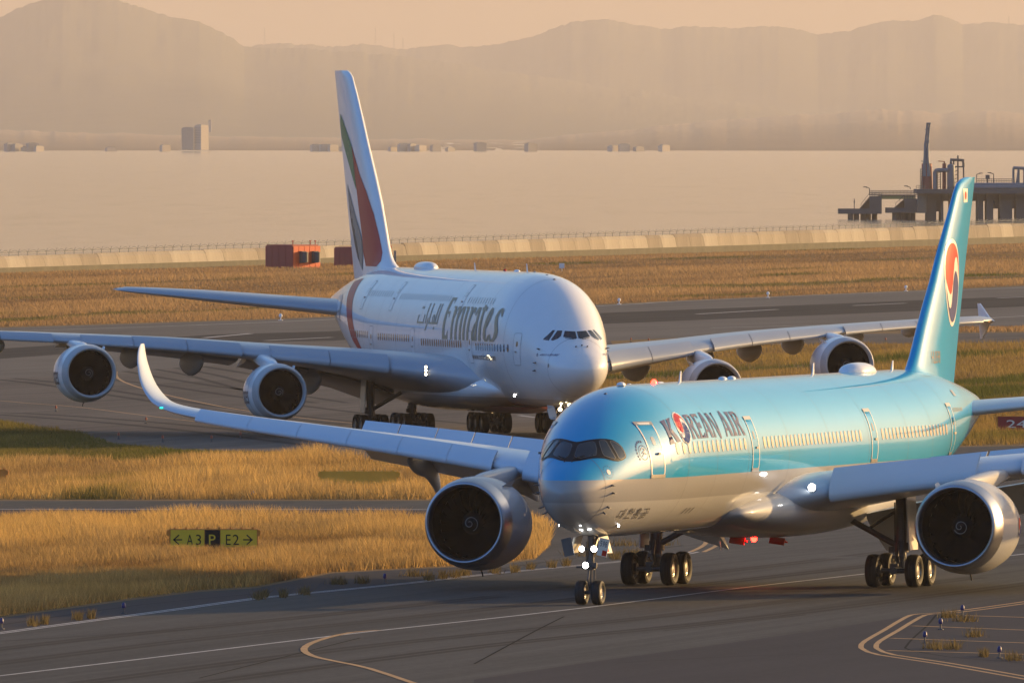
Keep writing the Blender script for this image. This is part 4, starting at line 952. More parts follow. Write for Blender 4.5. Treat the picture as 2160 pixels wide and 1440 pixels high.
# titles
def spread(word, widths, x0, gap):
    out = []; x = x0
    for ch, w in zip(word, widths):
        out.append((ch, x, w)); x += w + gap
    return out
lay = spread('KO REAN AIR', [1.12, 1.30, -.12, 1.0, .9, .95, 1.05, .55, .95, .55, 1.0], 7.10, .14)
ask = {sd: arc_skin(BD, sd, 7.10, 14.0) for sd in (-1, 1)}
memo = {}
def title_skin(sd):
    def f(x, s, o):
        k = (sd, round(s, 3))
        if k not in memo:
            p = ask[sd](14.0, s, 0); memo[k] = math.atan2((p.z - BD.prof(14.)[3]) / (BD.prof(14.)[0] - BD.prof(14.)[3]), p.y / BD.prof(14.)[2])
        return BD.pt(x, memo[k]) + BD.nrm(x, memo[k]) * o
    return f
for sd in (-1, 1):
    for ch, x, w in lay:
        if ch == ' ': continue
        fx = (lambda q: q) if sd < 0 else (lambda q: 24.9 - q)
        if ch == 'O':
            rim, wh, red, blu = emblem(0, 0, w * .50, .64)
            for pl, mt, of in ((rim, 'cream', .012), (wh, 'cream', .016), (red, 'red', .022), (blu, 'title_navy', .022)):
                link('title_emblem', flat_mesh('title_emblem', [[(fx(x + w / 2 + px), pz + .0) for px, pz in pl]], title_skin(sd), M[mt], cuts=.12, off=of, cutx=.15), twin)
            continue
        polys = [[(fx(x + px * w), (pz - .5) * 1.02) for px, pz in pl] for pl in SERIF[ch]]
        link('title_letter', flat_mesh('title_letter', polys, title_skin(sd), M['title_navy'], cuts=.12, cutx=.25), twin)
# small Korean name under the nose, drawn as strokes
def strokes(segs, x0, z0, sx, sz, t):
    out = []
    for (a, b, c, d) in segs:
        p, q = Vector((x0 + a * sx, z0 + b * sz)), Vector((x0 + c * sx, z0 + d * sz)); dd = (q - p).normalized(); n = Vector((-dd.y, dd.x)) * t / 2; e = dd * t / 2
        out.append([tuple(p - e + n), tuple(q + e + n), tuple(q + e - n), tuple(p - e - n)])
    return out
HANGUL = [[(.05, .8, .4, .8), (.05, .2, .4, .2), (.05, .2, .05, .8), (.55, .05, .55, .95), (.8, .0, .8, 1.), (.55, .5, .8, .5)],
          [(.25, 1., .45, 1.), (.1, .85, .6, .85), (.2, .5, .5, .5), (.2, .72, .5, .72), (.2, .5, .2, .72), (.5, .5, .5, .72), (.8, .35, .8, 1.), (.8, .68, .95, .68), (.15, .0, .15, .28), (.15, .0, .8, .0)],
          [(.4, 1., .6, 1.), (.2, .87, .8, .87), (.3, .62, .7, .62), (.3, .77, .7, .77), (.3, .62, .3, .77), (.7, .62, .7, .77), (.1, .45, .9, .45), (.5, .45, .5, .6), (.3, .0, .7, .0), (.3, .28, .7, .28), (.3, .0, .3, .28), (.7, .0, .7, .28)],
          [(.2, .95, .75, .95), (.75, .65, .75, .95), (.1, .5, .9, .5), (.5, .5, .5, .68), (.3, .0, .7, .0), (.3, .3, .7, .3), (.3, .0, .3, .3), (.7, .0, .7, .3)]]
polys = []
for i, g in enumerate(HANGUL): polys += strokes(g, 3.65 + i * .66, 3.52, .55, .36, .045)
link('korean_lettering', flat_mesh('korean_lettering', polys, side_skin(BD, -1), M['seam'], cuts=.1, off=.012, cutx=.2), twin)
for sd in (-1, 1):
    sk = side_skin(BD, sd)
    link('static_disc', flat_mesh('static_disc', [ring_arc(2.40, 5.39, .10, .10, 0, 360, 16)[:-1]], sk, M['cream'], off=.012), twin)
    for k in range(14):
        a = 2 * math.pi * k / 14; link('static_mark', flat_mesh('static_mark', [rrect(2.40 + .24 * math.cos(a) - .012, 2.40 + .24 * math.cos(a) + .012, 5.39 + .24 * math.sin(a) - .02, 5.39 + .24 * math.sin(a) + .02, .005)], sk, M['navy'], off=.012), twin)
    # alliance badge: ring of marks round a curled figure
    link('alliance_badge', flat_mesh('alliance_badge', [outline(ring_arc(4.95, 6.12, .30, .30, 0, 360, 28)[:-1], .022)], sk, M['navy'], off=.012, cutx=.1), twin)
    link('alliance_badge', flat_mesh('alliance_badge', strokes([(-.16, .1, .0, .2), (0, .2, .14, .12), (-.1, -.02, .1, .1), (-.12, -.14, .08, .0), (.02, .0, .16, -.06)], 4.95, 6.12, 1, 1, .04), sk, M['silver_paint'], off=.014), twin)
    for k in range(9):
        a = R(80 + k * 17); link('badge_letter', flat_mesh('badge_letter', [rrect(4.95 + .44 * math.cos(a) - .03, 4.95 + .44 * math.cos(a) + .03, 6.12 + .44 * math.sin(a) - .045, 6.12 + .44 * math.sin(a) + .045, .01)], sk, M['navy'], off=.012), twin)
    for z, x in ((4.85, 2.45), (4.55, 2.55), (4.0, 2.5), (3.78, 2.45)):        # air data probes
        p = BD.xyz(x, z, sd, .0); n = BD.nrm(x, BD.th(x, z, sd)); mb = MB(); mb.tube([p, p + n * .16, p + n * .17 + Vector((-.22, 0, 0))], [.045, .03, .012], 6); mb.build('probe', M['dark_metal'], twin)
    for k in range(3):
        link('vent_slot', flat_mesh('vent_slot', [[(10.6 + k * .55, 3.55), (10.75 + k * .55, 3.55), (10.95 + k * .55, 3.78), (10.8 + k * .55, 3.78)]], sk, M['seam'], off=.012), twin)
    link('hull_text', text_mesh('hull_text', text_polys('KOREAN AIR', 52.8, 55.2, 6.95, 7.12, sd > 0), sk, M['seam']), twin)
    link('service_hatch', flat_mesh('service_hatch', [rrect(54.6, 55.2, 7.6, 7.85, .04)], sk, M['rim'], off=.014), twin)
    lamp('taxi_lamp', BD.xyz(4.45, 3.22, sd, .02), .06, twin, M['lamp'], (-.5, sd * .8, -.2))
# roof and belly fittings
for x, h in ((17.9, .45), (38.75, .50), (51.8, .42)): blade_antenna(twin, (x, 0, 8.74), h)
for x in (9.2, 24.6, 26.0): dome(twin, (x, 0, 8.76), .55, .35, .12, 'roof_fitting', M['white_paint'])
dome(twin, (11.3, .25, 8.72), .35, .2, .07, 'roof_fitting', M['white_paint']); dome(twin, (6.9, .0, 8.42), .25, .15, .06, 'roof_fitting', M['seam'])
dome(twin, (46.2, 0, 8.74), 3.4, 1.35, .42, 'satcom_radome', M['white_paint'])
dome(twin, (14.1, 0, 8.74), .30, .24, .18, 'beacon', M['beacon']); dome(twin, (15.0, 0, 8.74), .9, .25, .07, 'roof_fitting', M['white_paint'])
mb = MB(); mb.lathe([(0, .13), (-.10, .12), (-.18, .06), (-.19, .001)], (0, 0, 0), 'z', 14); b = mb.build('beacon', M['beacon'], twin); b.location = (29.5, 0, 2.1)
blade_antenna(twin, (24., 0, 2.1), .38, up=-1, name='antenna')
for y in (-1.05, .67):
    mb = MB(); mb.box((0, 0, 0), (.05, .66, .30)); mb.box((.30, 0, .10), (.6, .6, .04)); b = mb.build('inlet_flap', M['beacon_lit_panel'], twin, smooth=False); b.location = (29.3, y, 1.98); b.rotation_euler = (R(8), R(14), 0)

# landing gear
def tagless(name, parent, loc=(0, 0, 0)):
    o = bpy.data.objects.new(name, None); COL.objects.link(o); o.parent = parent; o.location = loc; return o
g = tagless('nose_gear', twin, (4.6, 0, 0)); mb = MB()
mb.tube([(0.25, 0, 3.0), (.05, 0, 1.55)], .15, 14); mb.tube([(.05, 0, 1.7), (0, 0, .55)], .10, 14); mb.tube([(0, -.36, .5), (0, .36, .5)], .075, 12)
mb.tube([(.05, 0, 1.72), (.05, 0, 1.42)], .20, 14); mb.tube([(-.05, -.28, 1.52), (-.05, .30, 1.52)], .06, 8); mb.tube([(-.05, .28, 1.52), (-.05, .55, 1.52)], .045, 8)
mb.tube([(-.08, 0, 1.5), (-.26, 0, 1.05), (-.08, 0, .62)], .05, 6); mb.tube([(.12, -.16, 1.55), (.12, -.20, .75)], .025, 6)
mb.tube([(.12, 0, 1.9), (1.5, .0, 3.0)], .07, 8); mb.tube([(-.05, -.12, 2.55), (-.02, -.14, 1.6)], .03, 6); mb.tube([(-.05, .12, 2.55), (-.02, .14, 1.6)], .03, 6)
mb.box((-.12, 0, 2.25), (.08, .62, .10)); mb.box((-.05, -.2, 1.62), (.14, .2, .18)); mb.tube([(0, -.12, .5), (-.02, -.12, .62)], .1, 8)
mb.build('strut', M['gear_metal'], g, 40)
for y in (-.34, .34): put_wheel(g, (0, y, .50), .50, .40)
lamp('landing_lamp', (-.22, .27, 2.26), .115, g, M['lamp']); lamp('landing_lamp', (-.22, -.24, 2.26), .125, g, M['lamp']); lamp('taxi_lamp', (-.28, .10, 1.60), .125, g, M['lamp'])
for sd in (-1, 1):
    mb = MB(); rows = []
    for i in range(5):
        t = i / 4; rows.append([(-.62 + .0, sd * (.50 + .20 * t), 2.72 - .62 * t), (.75, sd * (.50 + .20 * t), 2.78 - .70 * t), (.75, sd * (.53 + .20 * t), 2.78 - .70 * t), (-.62, sd * (.53 + .20 * t), 2.72 - .62 * t)])
    mb.grid(rows, True, 0, True, True)
    d = mb.build('gear_door', M['cream'], g, smooth=False)
    if sd < 0:
        fnp = lambda x, z, o: Vector((x, -(.53 + .20 * (2.72 - z) / .66 + .012 + o), z))
        link('door_number', text_mesh('door_number', text_polys('598', -.40, .22, 2.40, 2.62), fnp, M['seam'], off=.004), d)
        link('door_square', flat_mesh('door_square', [[(-.05, 2.14), (.32, 2.14), (.32, 2.32), (-.05, 2.32)]], fnp, M['red'], off=.006), d)
        # the same number on the front lip of the door, which faces the tug driver
    mb = MB(); mb.box((-.66, sd * .74, 2.34), (.03, .42, .72), Matrix.Rotation(R(-12 * sd), 3, 'X')); fl = mb.build('door_lip', M['cream'] if sd < 0 else M['dark_metal'], d, smooth=False)
    if sd < 0:
        rot = Matrix.Rotation(R(12), 3, 'X'); fnl = lambda y, z, o: Vector((-.66 - .017 - o, -.74, 2.34)) + rot @ Vector((0, y, z))
        link('door_number', text_mesh('door_number', text_polys('598', .15, -.15, .02, .25), fnl, M['seam'], off=.002), fl)
        link('door_square', flat_mesh('door_square', [[(-.19, -.34), (0.0, -.34), (0.0, -.12), (-.19, -.12)]], fnl, M['red'], off=.003), fl)
def bogie(parent, c, rows_, r, w, lat, pitch, legx, top, brace_to, name='main_gear', doorside=0, door_h=2.4):
    g = tagless(name, parent, c); mb = MB()
    mb.tube([(legx, 0, top), (0, 0, r + .35)], .25, 16); mb.tube([(0, 0, r + .7), (0, 0, r + .02)], .17, 14); mb.tube([(legx * .5, 0, r + 1.15), (legx * .4, 0, r + .75)], .33, 16)
    L = pitch * (rows_ - 1) / 2; mb.tube([(-L - .15, 0, r), (L + .15, 0, r)], .15, 12)
    for i in range(rows_): mb.tube([(-L + i * pitch, -lat / 2, r), (-L + i * pitch, lat / 2, r)], .10, 12)
    for i in range(rows_):
        for y in (-lat / 2, lat / 2): mb.tube([(-L + i * pitch, y * .62, r), (-L + i * pitch, y * .92, r)], r * .36, 14)
    mb.tube([(0, 0, r + .95), brace_to], .13, 10); mb.tube([(legx * .8, 0, top * .75), (brace_to[0] * .55, brace_to[1] * .55, r + .95 + (brace_to[2] - r - .95) * .55)], .07, 8)
    mb.tube([(-.22, 0, r + 1.2), (-.50, 0, r + .62), (-.12, 0, r + .15)], .07, 8); mb.tube([(.2, .14, r + 1.0), (.45, .14, r + .3)], .05, 8)
    for y in (-.2, .2): mb.tube([(-.16, y, top * .8), (-.14, y, r + .9), (-.3, y * 1.6, r + .35)], .025, 6)
    mb.box((-.1, .34, r + .85), (.22, .22, .26)); mb.box((-.25, 0, r + .55), (.16, .5, .12)); mb.box((-L, 0, r + .22), (.2, .34, .14))
    mb.build('strut', M['gear_metal'], g, 40)
    for i in range(rows_):
        for y in (-lat / 2, lat / 2): put_wheel(g, (-L + i * pitch, y, r), r, w)
    if doorside:
        rows = [[(x, doorside * (.42 + .10 * (1 - t)), r + .85 + t * door_h) for x in (-.75 + .15 * (1 - t), .75)] for t in (0, .35, .7, 1)]
        rows = [a + [(x, y + .05 * doorside, z) for x, y, z in reversed(a)] for a in rows]
        m2 = MB(); m2.grid(rows, True, 0, True, True); m2.build('gear_door', M['cream'], g, smooth=False)
    return g
for sd in (-1, 1): bogie(twin, (33.3, 5.3 * sd, 0), 2, .69, .54, 1.72, 2.04, .25, 4.4, (.1, -2.6 * sd, 3.0), doorside=sd, door_h=2.3)

# ------------------------------------------------------------------ the white double-deck airliner
PB = (4.487, 1037.78, -.2345)
big = empty('airliner', (PB[0], PB[1], -1.172), math.pi / 2 - PB[2], 'huge white double-deck airliner with four engines and a flag-striped fin, behind the blue one', 'airliner')
big.rotation_euler = (-.0067, 0, math.pi / 2 - PB[2])
BD = B380
fuselage(BD, 'fuselage', M['white_livery'], big)
mb = MB(); rows = []
for i in range(44):
    t = i / 43; X = 12.5 + t * 36.5; s = math.sin(math.pi * min(max(t, .001), .999)) ** .6
    w = 2.3 + 1.95 * s; top = 3.6 + 1.9 * s; bot = 2.9 - 1.28 * s; m = 3.3
    rows.append([(X, w * math.copysign(abs(math.cos(q)) ** .8, math.cos(q)), m + ((top - m) if math.sin(q) > 0 else (m - bot)) * math.copysign(abs(math.sin(q)) ** .85, math.sin(q))) for q in [2 * math.pi * k / 40 for k in range(40)]])
mb.grid(rows, True, 0, True, True); bf = mb.build('belly_fairing', M['white_livery'], big, 180)
mb = MB(); mb.grid([[(x, 1.9 * math.cos(q) * s, 2.16 + (.62 * math.sin(q)) * s - .0) for q in [math.pi * (1 + k / 10) for k in range(11)]] for x, s in ((11.5, .05), (12.5, .5), (14, .72), (19, .85), (24, .9), (27, .8))])
mb.build('belly_marking', M['belly_red'], big, 180)

W380 = lambda sd: Wing([(2.9, 15.6, 3.45, 23.5, .115, 3, 4), (4.4, 18.9, 3.85, 20.2, .12, 3, 5), (7.5, 22.5, 4.45, 16.4, .12, 2, 6.5), (14.35, 27.4, 5.40, 11.9, .10, .5, 6.5), (20, 31.45, 5.98, 9.7, .095, 0, 4.5), (25.5, 35.35, 6.38, 7.9, .09, 0, 3.5), (33, 40.7, 6.78, 5.9, .09, 0, 2), (39.2, 45.1, 7.02, 4.2, .10, 0, 1), (39.85, 45.9, 7.02, 3.5, .09, 0, 0)], sd)
for sd in (1, -1):
    wg = W380(sd)
    o = wg.skin('wing', [2.9, 3.6, 4.4, 5.4, 6.4, 7.5, 9, 11, 12.7, 14.35, 16, 18, 20, 22.5, 25.5, 28, 31, 33, 36, 39.2, 39.85], big, M['wing_dark'], 1.)
    for a, b in ((7.55, 10.9), (10.95, 14.35), (16.05, 19.2), (19.25, 22.35), (22.4, 25.4), (27.1, 30.2), (30.25, 33.2), (33.25, 36.1), (36.15, 38.9)): wg.slat(a, b, o, M['wing_dark'], 10, .20, .10, 1.15 if a < 20 else .9)
    for a, b in ((4.2, 13.9), (14.4, 25.5)): wg.flap(a, b, .80, 10, o, M['wing_dark'], drop=.1)
    for Y, dp, c0 in ((9.6, 1.5, .62), (12.6, 1.4, .52), (17.4, 1.35, .45), (21.2, 1.25, .42), (24.6, 1.1, .42), (29.5, .9, .42), (34, .7, .45)): wg.canoe(Y, c0, 1.12, dp, .75, .10, o, M['wing_under'])
    mb = MB(); pl = [(45.6, 7.0), (46.8, 7.25), (49.2, 8.15), (49.75, 8.15), (49.4, 7.0), (49.1, 5.75), (48.6, 5.75), (46.8, 6.75)]
    n = len(pl); mb.add([(x, sd * 39.84, z) for x, z in pl] + [(x, sd * 39.93, z) for x, z in pl], [tuple(range(n)), tuple(range(2 * n - 1, n - 1, -1))] + [(i, (i + 1) % n, n + (i + 1) % n, n + i) for i in range(n)])
    mb.tube([(46.0, sd * 39.9, 7.02), (47, sd * 39.9, 7.02), (49.9, sd * 39.9, 7.0)], [.03, .14, .05], 10)
    mb.build('wingtip_fence', M['white_paint'], o, smooth=False)
    mb = MB(); mb.box((0, 0, 0), (.3, .16, .16)); b = mb.build('navigation_lamp', M['orange_lamp'] if sd < 0 else M['green_lamp'], o); b.location = (45.95, sd * 39.55, 7.0)
    for dz in (.22, .0, -.26): lamp('wing_lamp', wg.pt(5.55, .0, 1) + Vector((-.10, 0, dz + .12)), .09, o, M['lamp_warm'])
    for (ex, ey, ez) in ((22.4, 14.74, 3.13), (30.35, 25.8, 4.39)):
        wp = wg.pt(ey, 0, 1); e = engine(big, (ex, ey * sd, ez), .985, [M['white_paint']], M['silver_paint'], 24, .3 if ey < 20 else .9)
        pylon(big, (ex, ey * sd, ez), .985, wp, M['white_paint']); strake(e, .985, -sd, M['white_paint'])
        def nac_skin(x, z, off, s=sd):
            r = .985 * float(np.interp(x / .985, [.3, .7, 1.3, 2.1, 3.0, 3.9, 4.7, 5.35], [1.775, 1.865, 1.935, 1.965, 1.93, 1.80, 1.60, 1.40])) + off
            return Vector((x, s * r * math.cos(z / 1.9), r * math.sin(z / 1.9)))
        link('nacelle_lettering', text_mesh('nacelle_lettering', text_polys('Emirates', 1.75, 4.6, -.75, .55, sd > 0, .12), nac_skin, M['flag_black'], cuts=.12), e)
        mb = MB(); mb.grid([[tuple(nac_skin(x, z * .05, .01)) for z in range(-60, 61, 2)] for x in (1.62, 1.66)]); mb.build('cowl_seam', M['seam'], e)
    hs = Wing([(.4, 57.9, 7.75, 12.0, .10, -1, 5), (2.0, 59.2, 7.92, 11.0, .10, -1, 5), (14.6, 70.1, 9.28, 4.2, .085, -1, 5), (15.2, 71.2, 9.34, 2.2, .07, -1, 5)], sd)
    hs.skin('horizontal_tail', [.4, 1.2, 2.0, 4, 7, 10, 13, 14.6, 15.2], big, M['wing_dark'], 1.)
leB = pchip([9.2, 10.9, 11.2, 11.8, 13, 15.2, 19, 23.4, 24.0, 24.25], [51.0, 52.8, 53.9, 54.8, 55.7, 57.3, 60.95, 65.3, 66.1, 67.2]); teB = pchip([9.2, 10.1, 15, 24.25], [64.9, 65.3, 67.3, 71.0]); tcB = lambda z: .105
fin_build(leB, teB, [9.2, 10, 10.9, 11.1, 11.4, 11.8, 12.4, 13, 14, 15.2, 17, 19, 21, 22.5, 23.4, 23.8, 24.1, 24.25], tcB, big, M['white_paint'])
fs = fin_fn(leB, teB, 9, 24, tcB)
FLAG = [('flag_red', [(64.03, 19.06), (62.7, 18.1), (61.32, 17.1), (59.5, 16.0), (57.64, 14.54), (56.3, 13.1), (55.35, 11.9), (55.2, 11.3), (55.76, 10.95), (59.25, 10.95), (60.2, 11.8), (60.59, 12.96), (61.2, 14.1), (61.88, 15.19), (62.6, 16.5), (63.3, 17.8)]),
        ('flag_green', [(68.77, 21.3), (67.4, 20.8), (66.02, 20.12), (65.0, 19.6), (64.06, 19.05), (63.35, 17.75), (62.9, 16.9), (62.5, 16.1), (63.6, 16.75), (65.2, 17.75), (66.7, 18.6), (68.1, 19.45), (68.6, 19.75), (69.0, 20.7)]),
        ('flag_grey', [(66.6, 16.5), (64.9, 15.45), (63.2, 14.4), (61.7, 13.5), (60.75, 12.85), (60.35, 11.9), (60.65, 10.6), (61.84, 11.1), (62.8, 11.9), (64.3, 13.0), (65.6, 14.3), (66.3, 15.4)]),
        ('flag_black', [(66.1, 15.1), (65.1, 14.6), (65.3, 14.2), (64.4, 14.1), (64.5, 13.7), (63.7, 13.4), (63.7, 13.1), (62.9, 12.6), (62.3, 11.9), (61.7, 11.15), (62.7, 11.5), (64.0, 12.5), (65.3, 13.8)])]
for sd in (-1, 1):
    for i, (mt, pl) in enumerate(FLAG): link('flag_marking', flat_mesh('flag_marking', [pl], fs(sd), M[mt], cuts=.4, off=.02 + .006 * i, cutx=.25), big)
    sk = side_skin(BD, sd)
    SL = [(57.57, 9.94), (56.45, 9.24), (55.47, 8.63), (54.25, 7.93), (52.94, 7.06), (51.34, 6.06), (49.52, 5.37)]; SR = [(54.64, 10.19), (53.62, 9.27), (52.95, 8.66), (52.0, 7.96), (50.83, 7.08), (49.59, 6.26), (48.03, 5.37)]
    link('hull_band', flat_mesh('hull_band', [SL + SR[::-1]], sk, M['flag_red'], cuts=.2, off=.014, cutx=.6), big)
    # tailplane root plates
    link('tail_plate', flat_mesh('tail_plate', [ring_arc(59.6, 7.9, 2.0, 1.15, 0, 180, 14) + [(57.6, 7.2), (61.6, 7.4)]], sk, M['wing_dark'], cuts=.25, off=.02, cutx=.4), big)
    link('tail_plate', flat_mesh('tail_plate', [ring_arc(59.6, 7.9, 1.6, .85, 0, 180, 14) + [(58.0, 7.4), (61.2, 7.5)]], sk, M['white_paint'], cuts=.25, off=.03, cutx=.4), big)
    for x0, x1 in ((4.75, 5.75), (15.55, 16.65), (32.1, 33.1), (44.35, 45.35)): door(big, BD, sd, x0, x1, 5.0, 7.08, M['seam'], M['white_paint'], .022)
    for x0, x1 in ((20.2, 21.0), (40.0, 40.8), (48.9, 49.7)): door(big, BD, sd, x0, x1, 8.15, 10.05, M['seam'], M['white_paint'], .022)
    if sd > 0:
        for a, b, n, z in ((6.56, 14.31, 13, 6.1), (18.66, 29.97, 19, 6.2), (33.71, 42.69, 15, 6.4), (46., 51.8, 10, 6.5)):
            for i in range(n): cabin_window(big, BD, sd, a + (b - a) * i / (n - 1), z, .30, .50, M['cabin_pane'], 'big', M['white_paint'])
        for a, b, n, z in ((12.03, 19.11, 11, 9.07), (24.55, 38.98, 24, 9.13), (41.82, 48.47, 11, 9.25)):
            for i in range(n): cabin_window(big, BD, sd, a + (b - a) * i / (n - 1), z, .13, .42, M['upper_pane'], 'big', M['white_paint'])
    # title
    fx = (lambda r, h: 24.0 - r + .36 * h) if sd > 0 else (lambda r, h: 8.2 + r + .36 * h)
    G = lambda pts: [(fx(r, h), 6.47 + 2.73 * h) for r, h in pts]
    def brush(pts): return G([(r - w / 2, h) for r, h, w in pts] + [(r + w / 2, h) for r, h, w in reversed(pts)])
    L = [brush([(.38, 0, .76), (.28, .3, .62), (.38, .6, .62), (.62, .93, .72)]), G([(.32, .93), (.32, 1.), (1.72, 1.), (1.62, .86), (1.48, .86), (1.46, .93)]), G([(.6, .66), (1.42, .68), (1.38, .53), (1.24, .53), (1.2, .61), (.6, .60)]), G([(.3, .0), (.3, .10), (1.2, .10), (1.4, .20), (1.56, .20), (1.56, 0)])]
    for r0 in (2.63, 3.84, 5.08, 6.12, 7.30): L.append(brush([(r0, 0, .60), (r0 - .02, .4, .52), (r0 + .02, .74, .55), (r0 + .0, .80, .40)]))
    for r0 in (2.75, 3.95): L.append(brush([(r0, .50, .20), (r0 + .35, .66, .30), (r0 + .75, .785, .45), (r0 + 1.1, .80, .40)]))
    L += [G([(2.1, .80), (2.7, .80), (2.7, .74), (2.1, .76)]), G([(5.6, .80), (6.2, .80), (6.2, .74), (5.6, .76)]), G([(6.8, .80), (7.4, .80), (7.4, .74), (6.8, .76)]), brush([(7.45, .50, .18), (7.75, .68, .30), (8.1, .79, .45)]), G([(7.9, .80), (8.5, .78), (8.35, .62), (8.05, .70)])]
    L += [brush([(9.55, 0, .60), (9.5, .4, .50), (9.5, .8, .55)]), brush([(9.3, .80, .5), (8.95, .70, .35), (8.75, .60, .2)]), brush([(9.3, .47, .18), (8.9, .34, .35), (8.62, .18, .60), (8.68, .05, .72), (8.85, 0, .5)]), brush([(8.9, .0, .4), (9.2, .08, .3), (9.35, .18, .2)])]
    L += [brush([(10.7, 0, .62), (10.62, .4, .55), (10.72, .86, .45)]), G([(10.15, .80), (11.5, .82), (11.4, .72), (10.25, .72)])]
    L += [brush([(12.55, 0, .8), (12.05, .08, .75), (11.95, .28, .62), (12.2, .5, .52), (12.6, .74, .45), (12.95, .80, .30)]), brush([(12.9, .80, .45), (13.15, .70, .40), (12.95, .52, .36), (12.5, .38, .3), (12.15, .30, .25)]), brush([(12.5, .0, .7), (12.95, .06, .45), (13.15, .16, .25)])]
    L += [brush([(13.95, .0, 1.1), (14.85, .10, .75), (15.15, .25, .75), (14.85, .42, .75), (14.60, .58, .65), (14.95, .74, .60), (15.4, .80, .45)]), G([(15.2, .80), (15.75, .76), (15.75, .58), (15.55, .62), (15.35, .70)]), G([(13.4, .04), (13.4, .20), (13.6, .16), (13.9, .05), (13.8, 0)])]
    link('title_lettering', flat_mesh('title_lettering', L, sk, M['gold'], cuts=.18, off=.013, cutx=.8), big)
    fa = (lambda r, h: 32.0 - r + .2 * h) if sd > 0 else (lambda r, h: 25.5 + r + .2 * h)
    GA = lambda pts: [(fa(r, h), 7.42 + 1.35 * h) for r, h in pts]
    def ab(pts): return GA([(r - w / 2, h) for r, h, w in pts] + [(r + w / 2, h) for r, h, w in reversed(pts)])
    A = [GA([(.3, 0), (2.2, 0), (2.2, .09), (.3, .09)]), ab([(.42, .05, .24), (.55, .42, .22)]), ab([(2.1, .05, .22), (2.2, .45, .22)]), GA([(.95, .72), (1.15, .72), (1.15, .84), (.95, .84)]), GA([(1.35, .72), (1.55, .72), (1.55, .84), (1.35, .84)]), ab([(2.75, .0, .26), (2.9, 1., .24)]), ab([(2.85, -.32, .3), (3.25, -.05, .24), (3.35, .3, .22)]), ab([(3.75, .0, .26), (3.9, 1., .24)]),
         GA([(3.75, 0), (5.5, 0), (5.5, .09), (3.75, .09)]), ab([(4.65, .06, .22), (4.65, .35, .2), (4.95, .46, .3)]), ab([(5.1, .06, .22), (5.15, .3, .22), (4.98, .46, .3)]), ab([(5.5, .0, .26), (5.75, 1., .24)]), ab([(6.1, .0, .26), (6.4, 1., .24)]), GA([(5.7, 0), (6.2, 0), (6.2, .08), (5.7, .08)]), GA([(5.2, -.30), (5.45, -.22), (5.4, -.1), (5.15, -.2)])]
    link('arabic_lettering', flat_mesh('arabic_lettering', A, sk, M['gold'], cuts=.2, off=.013, cutx=.8), big)
    link('web_lettering', text_mesh('web_lettering', text_polys('www.emirates.com', 9.2, 15.7, 5.25, 5.66, sd > 0), sk, M['flag_black']), big)
    link('type_lettering', text_mesh('type_lettering', text_polys('AIRBUS A380-800', .28, 2.15, 5.66, 5.79, sd > 0, .05), lambda x, z, off: BD.xyz(x, z, sd, off), M['navy'], cuts=.1), big)
    link('type_emblem', flat_mesh('type_emblem', [outline(ring_arc(2.42, 5.72, .09, .10, 0, 360, 14)[:-1], .04)], sk, M['navy'], cuts=.1, off=.012), big)
    link('nose_badge', flat_mesh('nose_badge', [ring_arc(.80, 5.04, .10, .13, 0, 360, 14)[:-1]], sk, M['flag_grey'], off=.012), big)
    for X, Z in ((2.32, 6.08), (2.59, 5.21), (2.78, 4.71)):
        p = BD.xyz(X, Z, sd, 0); nn = BD.nrm(X, BD.th(X, Z, sd)); mb = MB(); mb.tube([p, p + nn * .18, p + nn * .18 + Vector((-.26, 0, 0))], [.06, .04, .015], 6); mb.build('probe', M['dark_metal'], big)
    lamp('taxi_lamp', BD.xyz(9.6, 3.0, sd, .02), .09, big, M['lamp'], (-.6, sd * .8, -.2))
front = lambda y, z, o: BD.front(y, z, o)
Q1 = [(.70, 7.25), (.05, 7.21), (.05, 6.80), (.15, 6.73), (.65, 6.825), (.89, 6.87)]; Q2 = [(1.116, 7.275), (.834, 7.27), (1.0, 6.925), (1.214, 6.76), (1.53, 6.63), (1.60, 6.69)]; Q3 = [(1.367, 7.30), (1.243, 7.29), (1.71, 6.635), (1.961, 6.69), (1.93, 6.76)]
for P in (Q1, Q2, Q3):
    for s in (1, -1): link('cockpit_window', flat_mesh('cockpit_window', [[(y * s, z) for y, z in P]], front, M['pane'], cuts=.08, off=.015, cutx=.12), big)
for y in (-.46, -.11, .30):
    p = BD.front(y, 6.25 + (.08 if y == -.11 else 0), 0); mb = MB(); mb.tube([p, p + Vector((-.14, 0, .04)), p + Vector((-.30, 0, 0))], [.05, .035, .012], 6); mb.build('probe', M['dark_metal'], big)
for s in (-1, 1):
    mb = MB(); mb.tube([BD.front(.25 * s, 6.70, .03), BD.front(.80 * s, 6.78, .04)], .016, 6); mb.build('wiper', M['black'], big)
seams(big, BD, (.9, 7.3, 12.4, 17.2, 24.0, 30.8, 37.6, 43.2, 47.4, 54.4, 60.2))
dome(big, (43.8, 0, 10.93), 4.4, 1.3, .45, 'satcom_radome', M['white_paint'])
blade_antenna(big, (29.4, 0, 10.93), .5); blade_antenna(big, (14.6, 0, 10.93), .55)
dome(big, (21.0, 0, 10.93), .25, .2, .16, 'beacon', M['red']); dome(big, (17.6, 0, 10.94), .8, .4, .12, 'roof_fitting', M['white_paint'])
for x, z in ((12.6, 10.93), (9.2, 10.76), (7.2, 10.5)): dome(big, (x, 0, z), .3, .2, .07, 'roof_fitting', M['flag_grey'])
mb = MB(); mb.box((58.5, 0, 10.56), (3.0, .8, .10)); mb.build('aft_roof_panel', M['wing_dark'], big)
